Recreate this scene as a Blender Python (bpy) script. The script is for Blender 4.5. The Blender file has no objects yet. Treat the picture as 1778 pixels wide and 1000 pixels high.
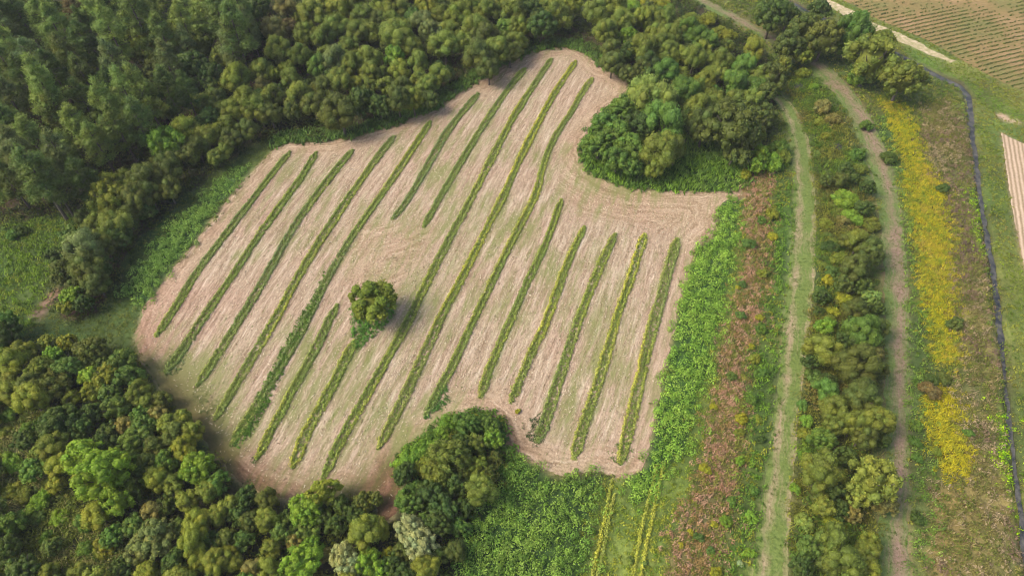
import bpy, math, random
import numpy as np
from mathutils import Vector
from mathutils.geometry import delaunay_2d_cdt

SC = bpy.context.scene
C = SC.collection
# ------------------------------------------------------------------ camera, world, sun, exposure
PITCH = math.radians(50.0); FPX = 1200.0; CAMH = 100.0
cam = bpy.data.cameras.new('camera'); cam_o = bpy.data.objects.new('camera', cam); C.objects.link(cam_o)
cam.sensor_width = 36.0; cam.lens = 36.0 * FPX / 1778.0
cam.clip_start = 1.0; cam.clip_end = 8000.0
cam_o.location = (0, 0, CAMH); cam_o.rotation_euler = (math.radians(90) - PITCH, 0, 0)
SC.camera = cam_o
SUN_EL = math.radians(48); SUN_AZ = math.radians(-100)      # azimuth from +Y, clockwise: the sun stands to the left
W = bpy.data.worlds.new('World'); SC.world = W; W.use_nodes = True
nt = W.node_tree
sky = nt.nodes.new('ShaderNodeTexSky'); sky.sky_type = 'NISHITA'; sky.sun_disc = False
sky.sun_elevation = SUN_EL; sky.sun_rotation = SUN_AZ; sky.dust_density = 4.0; sky.air_density = .8; sky.ozone_density = 0.3
bg = nt.nodes['Background']; bg.inputs[1].default_value = 0.15
nt.links.new(sky.outputs[0], bg.inputs[0])
sun = bpy.data.lights.new('sun', 'SUN'); sun.energy = 1.55; sun.angle = math.radians(24); sun.color = (1.0, 0.93, 0.82)
SC.cycles.filter_width = 1.1
sun_o = bpy.data.objects.new('sun', sun); C.objects.link(sun_o)
sd = Vector((math.sin(SUN_AZ) * math.cos(SUN_EL), math.cos(SUN_AZ) * math.cos(SUN_EL), math.sin(SUN_EL)))
sun_o.rotation_euler = sd.to_track_quat('Z', 'Y').to_euler(); sun_o.location = (0, 0, 150)
SC.view_settings.view_transform = 'Standard'; SC.view_settings.look = 'None'
SC.view_settings.exposure = 1.02; SC.view_settings.gamma = 1.0; SC.view_settings.use_curve_mapping = False

# ------------------------------------------------------------------ helpers
sp, cp = math.sin(PITCH), math.cos(PITCH)
def at(px, py, z=0.0):
    """ground calibration: point of the place at height z seen at this spot of the photograph"""
    dx = (px - 889) / FPX; dy = (500 - py) / FPX
    t = (CAMH - z) / (sp - dy * cp)
    return (dx * t, t * (cp + dy * sp), t)
def topx(x, y):
    d = y * cp + CAMH * sp; u = y * sp - CAMH * cp
    return 889 + FPX * x / d, 500 - FPX * u / d
def poly(pts): return np.array([at(a, b)[:2] for a, b in pts])
def lin(c):
    c = np.array(c, float) / 255.0
    return np.where(c <= .04045, c / 12.92, ((c + .055) / 1.055) ** 2.4)
def S(r, g, b, k=1.0): return tuple(lin((r, g, b)) * k)
def D(c, sat=1.02, k=1.12):
    c = lin(c); l = c @ np.array([.3, .6, .1]); c = np.clip(l + (c - l) * sat, .004, 1) * k
    g = np.clip((c[1] - c[0]) / (c[1] + 1e-6) * 3 + .4, 0, 1)          # greens lean to yellow
    return tuple(c * (1 + np.array([.10, .02, -.24]) * g))
RNG = np.random.default_rng(7)
def hsh(ix, iy, s):
    n = (ix.astype(np.int64) * 374761393 + iy.astype(np.int64) * 668265263 + s * 1442695041) & 0x7fffffff
    n = ((n ^ (n >> 13)) * 1274126177) & 0x7fffffff
    n = (n ^ (n >> 16)) & 0xffff
    return n / 65535.0
def vn(x, y, s=0):
    ix = np.floor(x); iy = np.floor(y); fx = x - ix; fy = y - iy
    fx = fx * fx * (3 - 2 * fx); fy = fy * fy * (3 - 2 * fy)
    a = hsh(ix, iy, s); b = hsh(ix + 1, iy, s); c = hsh(ix, iy + 1, s); d = hsh(ix + 1, iy + 1, s)
    return (a * (1 - fx) + b * fx) * (1 - fy) + (c * (1 - fx) + d * fx) * fy
def fbm(x, y, s=0, o=3):
    t = 0; a = .5; n = 0
    for i in range(o):
        t = t + a * vn(x * 2 ** i, y * 2 ** i, s + i * 17); n += a; a *= .5
    return t / n
def inside(P, x, y):
    r = np.zeros(x.shape, bool); n = len(P)
    for i in range(n):
        x1, y1 = P[i]; x2, y2 = P[(i + 1) % n]
        if y1 == y2: continue
        c = ((y1 > y) != (y2 > y)) & (x < (x2 - x1) * (y - y1) / (y2 - y1) + x1)
        r ^= c
    return r
def segdist(P, x, y, closed=True):
    d = np.full(x.shape, 1e9); n = len(P)
    for i in range(n if closed else n - 1):
        x1, y1 = P[i]; x2, y2 = P[(i + 1) % n]
        vx, vy = x2 - x1, y2 - y1; L = vx * vx + vy * vy + 1e-9
        t = np.clip(((x - x1) * vx + (y - y1) * vy) / L, 0, 1)
        d = np.minimum(d, (x - x1 - t * vx) ** 2 + (y - y1 - t * vy) ** 2)
    return np.sqrt(d)
def mk(name, verts, faces_flat, nper, mat, col=None, attrs=None, smooth=False, parent=None):
    """numpy mesh; faces_flat (F, nper)"""
    me = bpy.data.meshes.new(name); V = len(verts); F = len(faces_flat)
    me.vertices.add(V); me.vertices.foreach_set('co', np.asarray(verts, np.float32).ravel())
    me.loops.add(F * nper); me.loops.foreach_set('vertex_index', np.asarray(faces_flat, np.int32).ravel())
    me.polygons.add(F); me.polygons.foreach_set('loop_start', np.arange(0, F * nper, nper, dtype=np.int32))
    if smooth: me.polygons.foreach_set('use_smooth', np.ones(F, bool))
    if col is not None:
        a = me.color_attributes.new('Col', 'FLOAT_COLOR', 'POINT')
        a.data.foreach_set('color', np.c_[col, np.ones(len(col))].astype(np.float32).ravel())
    for k, v in (attrs or {}).items():
        a = me.attributes.new(k, 'FLOAT', 'POINT'); a.data.foreach_set('value', np.asarray(v, np.float32))
    me.update(calc_edges=True); me.validate()
    me.materials.append(mat)
    o = bpy.data.objects.new(name, me); C.objects.link(o)
    if parent: o.parent = parent
    return o
def tag(o, label=None, cat=None, group=None, kind=None):
    if label: o['label'] = label
    if cat: o['category'] = cat
    if group: o['group'] = group
    if kind: o['kind'] = kind
    return o

# ------------------------------------------------------------------ materials
class NB:
    def __init__(s, name):
        s.m = bpy.data.materials.new(name); s.m.use_nodes = True; s.t = s.m.node_tree
        s.b = s.t.nodes['Principled BSDF']; s.out = s.t.nodes['Material Output']
        s.b.inputs['Roughness'].default_value = .85; s.b.inputs['Specular IOR Level'].default_value = .2
    def n(s, t, **k):
        x = s.t.nodes.new(t)
        for a, b in k.items(): setattr(x, a, b)
        return x
    def l(s, a, b): s.t.links.new(a, b)
    def attr(s, name): return s.n('ShaderNodeAttribute', attribute_name=name)
    def noise(s, vec, scale, detail=3, rough=.6):
        x = s.n('ShaderNodeTexNoise'); x.inputs['Scale'].default_value = scale
        x.inputs['Detail'].default_value = detail; x.inputs['Roughness'].default_value = rough
        s.l(vec, x.inputs['Vector']); return x.outputs['Fac']
    def ramp(s, f, stops):
        x = s.n('ShaderNodeValToRGB'); e = x.color_ramp.elements
        for i, (p, c) in enumerate(stops):
            el = e[i] if i < 2 else e.new(p)
            el.position = p; el.color = (*c, 1) if len(c) == 3 else c
        s.l(f, x.inputs[0]); return x.outputs[0]
    def math(s, op, a, b=None, clamp=False):
        x = s.n('ShaderNodeMath', operation=op, use_clamp=clamp)
        for i, v in enumerate((a, b)):
            if v is None: continue
            if isinstance(v, (int, float)): x.inputs[i].default_value = v
            else: s.l(v, x.inputs[i])
        return x.outputs[0]
    def mix(s, f, a, b, mode='MIX'):
        x = s.n('ShaderNodeMix', data_type='RGBA', blend_type=mode)
        for i, v in ((0, f), (6, a), (7, b)):
            if isinstance(v, (int, float)): x.inputs[i].default_value = v
            elif isinstance(v, tuple): x.inputs[i].default_value = (*v, 1)
            else: s.l(v, x.inputs[i])
        return x.outputs[2]
    def comb(s, x, y, z=0.0):
        c = s.n('ShaderNodeCombineXYZ')
        for i, v in enumerate((x, y, z)):
            if isinstance(v, (int, float)): c.inputs[i].default_value = v
            else: s.l(v, c.inputs[i])
        return c.outputs[0]
    def pos(s): return s.n('ShaderNodeNewGeometry').outputs['Position']
    def bump(s, h, strength=.4, dist=.1):
        x = s.n('ShaderNodeBump'); x.inputs['Strength'].default_value = strength; x.inputs['Distance'].default_value = dist
        s.l(h, x.inputs['Height']); s.l(x.outputs[0], s.b.inputs['Normal'])
    def base(s, c): s.l(c, s.b.inputs['Base Color'])
G1 = (1, 1, 1)
def leaf_mat(name, obj_tint=False, transl=.38):
    k = NB(name); c = k.attr('Col').outputs['Color']
    if obj_tint:
        oi = k.n('ShaderNodeObjectInfo'); c = k.mix(1.0, c, oi.outputs['Color'], 'MULTIPLY')
    nz = k.noise(k.pos(), 3.0, 2); v = k.ramp(nz, [(.3, (.78, .78, .78)), (.7, (1.2, 1.2, 1.2))])
    c = k.mix(1.0, c, v, 'MULTIPLY')
    k.base(c); k.b.inputs['Roughness'].default_value = .6
    tr = k.n('ShaderNodeBsdfTranslucent'); k.l(c, tr.inputs[0])
    mx = k.n('ShaderNodeMixShader'); mx.inputs[0].default_value = transl
    k.l(k.b.outputs[0], mx.inputs[1]); k.l(tr.outputs[0], mx.inputs[2]); k.l(mx.outputs[0], k.out.inputs[0])
    return k.m
M_LEAF = leaf_mat('foliage', True)
M_COVER = leaf_mat('ground_plants')
k = NB('bark'); nz = k.noise(k.pos(), 6, 4); k.base(k.ramp(nz, [(.3, (.05, .04, .03)), (.7, (.17, .14, .11))])); k.bump(nz, .6, .05); M_BARK = k.m

# ground: vertex colours give which plants or soil cover it; fine noise breaks it up
k = NB('ground_soil_and_grass'); c = k.attr('Col').outputs['Color']; p = k.pos()
n1 = k.noise(p, 1.1, 5, .7); n2 = k.noise(p, 4.5, 3, .7)
v = k.ramp(n1, [(.28, (.55, .62, .5)), (.5, G1), (.72, (1.4, 1.32, 1.3))])
c = k.mix(1.0, c, v, 'MULTIPLY')
v2 = k.ramp(n2, [(.3, (.72, .75, .7)), (.7, (1.28, 1.25, 1.25))]); c = k.mix(1.0, c, v2, 'MULTIPLY')
k.base(c); k.bump(n2, .7, .15); M_GROUND = k.m

# mown field
k = NB('mown_straw'); p = k.pos()
u = k.attr('rowu').outputs['Fac']; v = k.attr('rowv').outputs['Fac']; ed = k.attr('edge').outputs['Fac']
hd = k.attr('head').outputs['Fac']; dr = k.attr('dirt').outputs['Fac']; gr = k.attr('green').outputs['Fac']; pk = k.attr('pink').outputs['Fac']
wob = k.noise(p, .35, 2)
vv = k.math('ADD', v, k.math('MULTIPLY', wob, .5))
sA = k.noise(k.comb(k.math('MULTIPLY', u, .13), k.math('MULTIPLY', vv, 1.5)), 1.0, 4, .65)
sA2 = k.noise(k.comb(k.math('MULTIPLY', u, .8), k.math('MULTIPLY', vv, 4.5)), 1.0, 3, .7)
sB = k.noise(k.comb(k.math('MULTIPLY', k.noise(p, .05, 1), 8.0), k.math('MULTIPLY', k.math('ADD', ed, k.math('MULTIPLY', wob, 1.8)), 1.1)), 1.0, 4, .65)
sB2 = k.noise(p, 2.2, 4, .7)
st = k.mix(hd, sA, sB); st2 = k.mix(hd, sA2, sB2)
base = k.ramp(st, [(.28, S(118, 100, 78)), (.43, S(142, 124, 101)), (.56, S(158, 141, 118)), (.74, S(184, 170, 148))])
det = k.ramp(st2, [(.30, (.66, .64, .62)), (.5, (.98, .98, .98)), (.70, (1.28, 1.28, 1.28))])
base = k.mix(1.0, base, det, 'MULTIPLY')
iso = k.noise(p, 3.3, 4, .75); det2 = k.ramp(iso, [(.32, (.72, .70, .68)), (.5, G1), (.68, (1.24, 1.24, 1.24))])
base = k.mix(1.0, base, det2, 'MULTIPLY')
base = k.mix(k.math('MULTIPLY', hd, .55), base, k.mix(1.0, base, (.93, .86, .76), 'MULTIPLY'))
pinkn = k.ramp(k.noise(p, .08, 3), [(.42, (0, 0, 0)), (.62, (.6, .6, .6))])
base = k.mix(k.math('MULTIPLY', k.math('ADD', pinkn, pk), .8, True), base, k.mix(1.0, base, (.97, .85, .89), 'MULTIPLY'))
gn = k.noise(k.comb(k.math('MULTIPLY', u, .10), k.math('MULTIPLY', vv, .55)), 1.0, 4, .7)
gf = k.ramp(k.math('ADD', gn, gr), [(.49, (0, 0, 0)), (.72, (.8, .8, .8))])
base = k.mix(gf, base, k.mix(st2, S(84, 96, 44), S(124, 126, 72)))
base = k.mix(k.math('MULTIPLY', dr, k.math('ADD', .5, k.noise(p, .5, 3)), True), base, k.mix(1.0, base, (.50, .42, .36), 'MULTIPLY'))
k.base(base); k.bump(st2, .5, .08); M_FIELD = k.m

def track_mat(name, soil, grass, soil_pos, wide, bal):
    """across runs -1..1; bare where the wheels run"""
    k = NB(name); p = k.pos(); a0 = k.attr('across').outputs['Fac']; a = k.math('ADD', a0, k.math('MULTIPLY', k.math('SUBTRACT', k.noise(p, .22, 3), .5), .9)); al = k.attr('along').outputs['Fac']
    st = k.noise(k.comb(k.math('MULTIPLY', al, .12), k.math('MULTIPLY', a, 7.0)), 1.0, 4, .7)
    f = None
    for sp_ in soil_pos:
        d = k.math('ABSOLUTE', k.math('SUBTRACT', a, sp_))
        g = k.math('SUBTRACT', 1.0, k.math('DIVIDE', d, wide), True)
        f = g if f is None else k.math('MAXIMUM', f, g)
    ff = k.math('ADD', k.math('MULTIPLY', f, .38), k.math('ADD', k.math('MULTIPLY', st, .9), k.math('MULTIPLY', k.noise(p, .13, 4, .65), 1.1)))
    ff = k.math('MULTIPLY', ff, .5)
    fac = k.ramp(ff, [(min(.99, bal), (0, 0, 0)), (min(1., bal + .22), (1, 1, 1))])
    n = k.noise(p, 2.6, 4, .75)
    so = k.ramp(n, [(.3, soil[0]), (.7, soil[1])]); gs = k.ramp(n, [(.3, grass[0]), (.7, grass[1])])
    k.base(k.mix(k.math('MULTIPLY', fac, 1.0), gs, so)); k.bump(n, .5, .1); return k.m
M_TRACK1 = track_mat('track_grass_and_dust', (S(118, 104, 76), S(160, 144, 114)), (S(76, 94, 42), S(110, 124, 62)), (-.42, .97), .50, .535)
M_TRACK2 = track_mat('track_bare_soil', (S(104, 84, 68), S(146, 124, 106)), (S(72, 92, 42), S(104, 120, 62)), (.30,), .95, .50)
k = NB('ditch_water'); k.b.inputs['Base Color'].default_value = (.035, .045, .055, 1); k.b.inputs['Roughness'].default_value = .3
k.b.inputs['Specular IOR Level'].default_value = .12
nz = k.noise(k.pos(), 1.5, 3); k.bump(nz, .15, .05); k.base(k.ramp(k.noise(k.pos(), .8, 4), [(.35, (.02, .025, .03)), (.7, (.11, .105, .09))])); M_WATER = k.m
k = NB('pale_sand'); nz = k.noise(k.pos(), .9, 5, .75); k.base(k.ramp(nz, [(.35, S(120, 128, 70)), (.50, S(158, 144, 112)), (.7, S(196, 180, 152))])); k.bump(nz, .5, .1); M_SAND = k.m
k = NB('tilled_soil'); p = k.pos(); al = k.attr('across').outputs['Fac']
w_ = k.math('SINE', k.math('ADD', k.math('MULTIPLY', al, 6.9), k.math('MULTIPLY', k.noise(p, .4, 2), 2.0)))
c = k.mix(k.math('ADD', k.math('MULTIPLY', w_, .5), .5), S(136, 118, 90), S(180, 158, 134)); nz = k.noise(p, 2.5, 4, .7)
c = k.mix(1.0, c, k.ramp(nz, [(.3, (.75, .75, .75)), (.7, (1.2, 1.2, 1.2))]), 'MULTIPLY'); k.base(c); k.bump(nz, .5, .1); M_TILL = k.m
k = NB('crop_soil'); p = k.pos(); nz = k.noise(p, .07, 4, .6); n2 = k.noise(p, 2.0, 4, .7)
c = k.ramp(nz, [(.36, S(106, 104, 58)), (.54, S(124, 106, 66)), (.70, S(142, 118, 84))])
c = k.mix(1.0, c, k.ramp(n2, [(.3, (.7, .7, .7)), (.7, (1.25, 1.25, 1.25))]), 'MULTIPLY'); k.base(c); k.bump(n2, .5, .1); M_CROP = k.m
k = NB('charred_wood'); nz = k.noise(k.pos(), 3, 4); k.base(k.ramp(nz, [(.35, (.025, .022, .03)), (.7, (.13, .11, .14))])); k.bump(nz, .6, .1); M_CHAR = k.m
k = NB('pale_rubble'); nz = k.noise(k.pos(), 2, 4); k.base(k.ramp(nz, [(.3, (.38, .36, .38)), (.7, (.68, .66, .68))])); k.bump(nz, .5, .1); M_RUB = k.m

# ------------------------------------------------------------------ plan of the place (traced from the photograph, on the ground)
FIELD = poly([(232,588),(250,535),(306,462),(357,398),(420,317),(470,265),(495,247),(560,245),(620,238),(690,216),(760,190),(800,160),(850,130),(880,110),
 (920,93),(960,85),(1000,86),(1025,100),(1040,118),(1070,132),(1098,146),(1092,165),(1050,195),(1020,232),(1004,265),(1013,292),(1042,312),(1080,325),
 (1140,332),(1200,332),(1240,334),(1285,330),(1306,338),(1290,347),(1262,346),(1246,360),(1243,400),(1235,415),(1205,430),(1195,470),(1180,530),
 (1160,610),(1145,680),(1132,760),(1118,808),(1090,832),(1062,826),(1040,813),(1000,825),(965,822),(925,802),(892,785),(878,760),(870,733),(850,712),
 (815,712),(770,735),(722,770),(680,800),(690,830),(703,850),(690,885),(670,915),(655,903),(656,872),(620,866),(560,868),(500,870),(450,857),(410,832),
 (370,792),(345,752),(310,716),(270,662),(245,625)])
T1L = [(1335,165),(1352,180),(1372,230),(1378,330),(1372,420),(1366,500),(1358,600),(1347,700),(1334,800),(1318,900),(1307,1000),(1303,1060)]
T1R = [(1362,168),(1385,190),(1405,240),(1417,330),(1416,420),(1413,500),(1402,600),(1388,700),(1380,800),(1372,900),(1365,1000),(1362,1060)]
T2L = [(1165,-45),(1195,0),(1240,24),(1300,54),(1345,82),(1405,122),(1445,165),(1478,215),(1503,270),(1520,320),(1530,400),(1535,500),(1534,600),(1536,700),(1536,800),(1528,900),(1522,1000),(1520,1060)]
T2R = [(1185,-45),(1222,0),(1262,18),(1320,50),(1372,78),(1440,118),(1480,155),(1512,205),(1540,265),(1555,320),(1568,400),(1576,500),(1577,600),(1578,700),(1578,800),(1577,900),(1580,1000),(1582,1060)]
STL = [(1310,-60),(1348,-2),(1372,8),(1392,19),(1440,40),(1510,75),(1568,98),(1596,118),(1632,138),(1662,152),(1675,168),(1680,200),(1686,250),(1694,300),(1699,340),(1709,400),(1722,470),(1730,540),(1738,610),(1748,700),(1757,790),(1769,880),(1784,1000),(1792,1060)]
STR = [(1335,-60),(1366,-2),(1386,3),(1403,15),(1450,36),(1520,68),(1574,96),(1602,111),(1640,130),(1673,144),(1689,163),(1692,200),(1696,250),(1703,300),(1708,340),(1718,400),(1731,470),(1739,540),(1747,610),(1757,700),(1766,790),(1777,880),(1792,1000),(1800,1060)]
SAL = [(1385,-30),(1420,2),(1450,18),(1472,30),(1500,46),(1540,62),(1570,76),(1600,90),(1630,103),(1650,110)]
SAR = [(1400,-34),(1432,-4),(1460,10),(1486,22),(1512,40),(1552,55),(1582,68),(1612,84),(1640,98),(1658,107)]
def tube_poly(L, R): return poly(L + R[::-1])
P_T1, P_T2, P_ST, P_SA = [tube_poly(a, b) for a, b in ((T1L, T1R), (T2L, T2R), (STL, STR), (SAL, SAR))]
def midline(L, R): return np.array([((np.array(at(*a)[:2]) + np.array(at(*b)[:2])) / 2) for a, b in zip(L, R)])
ST_MID = midline(STL, STR)

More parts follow.
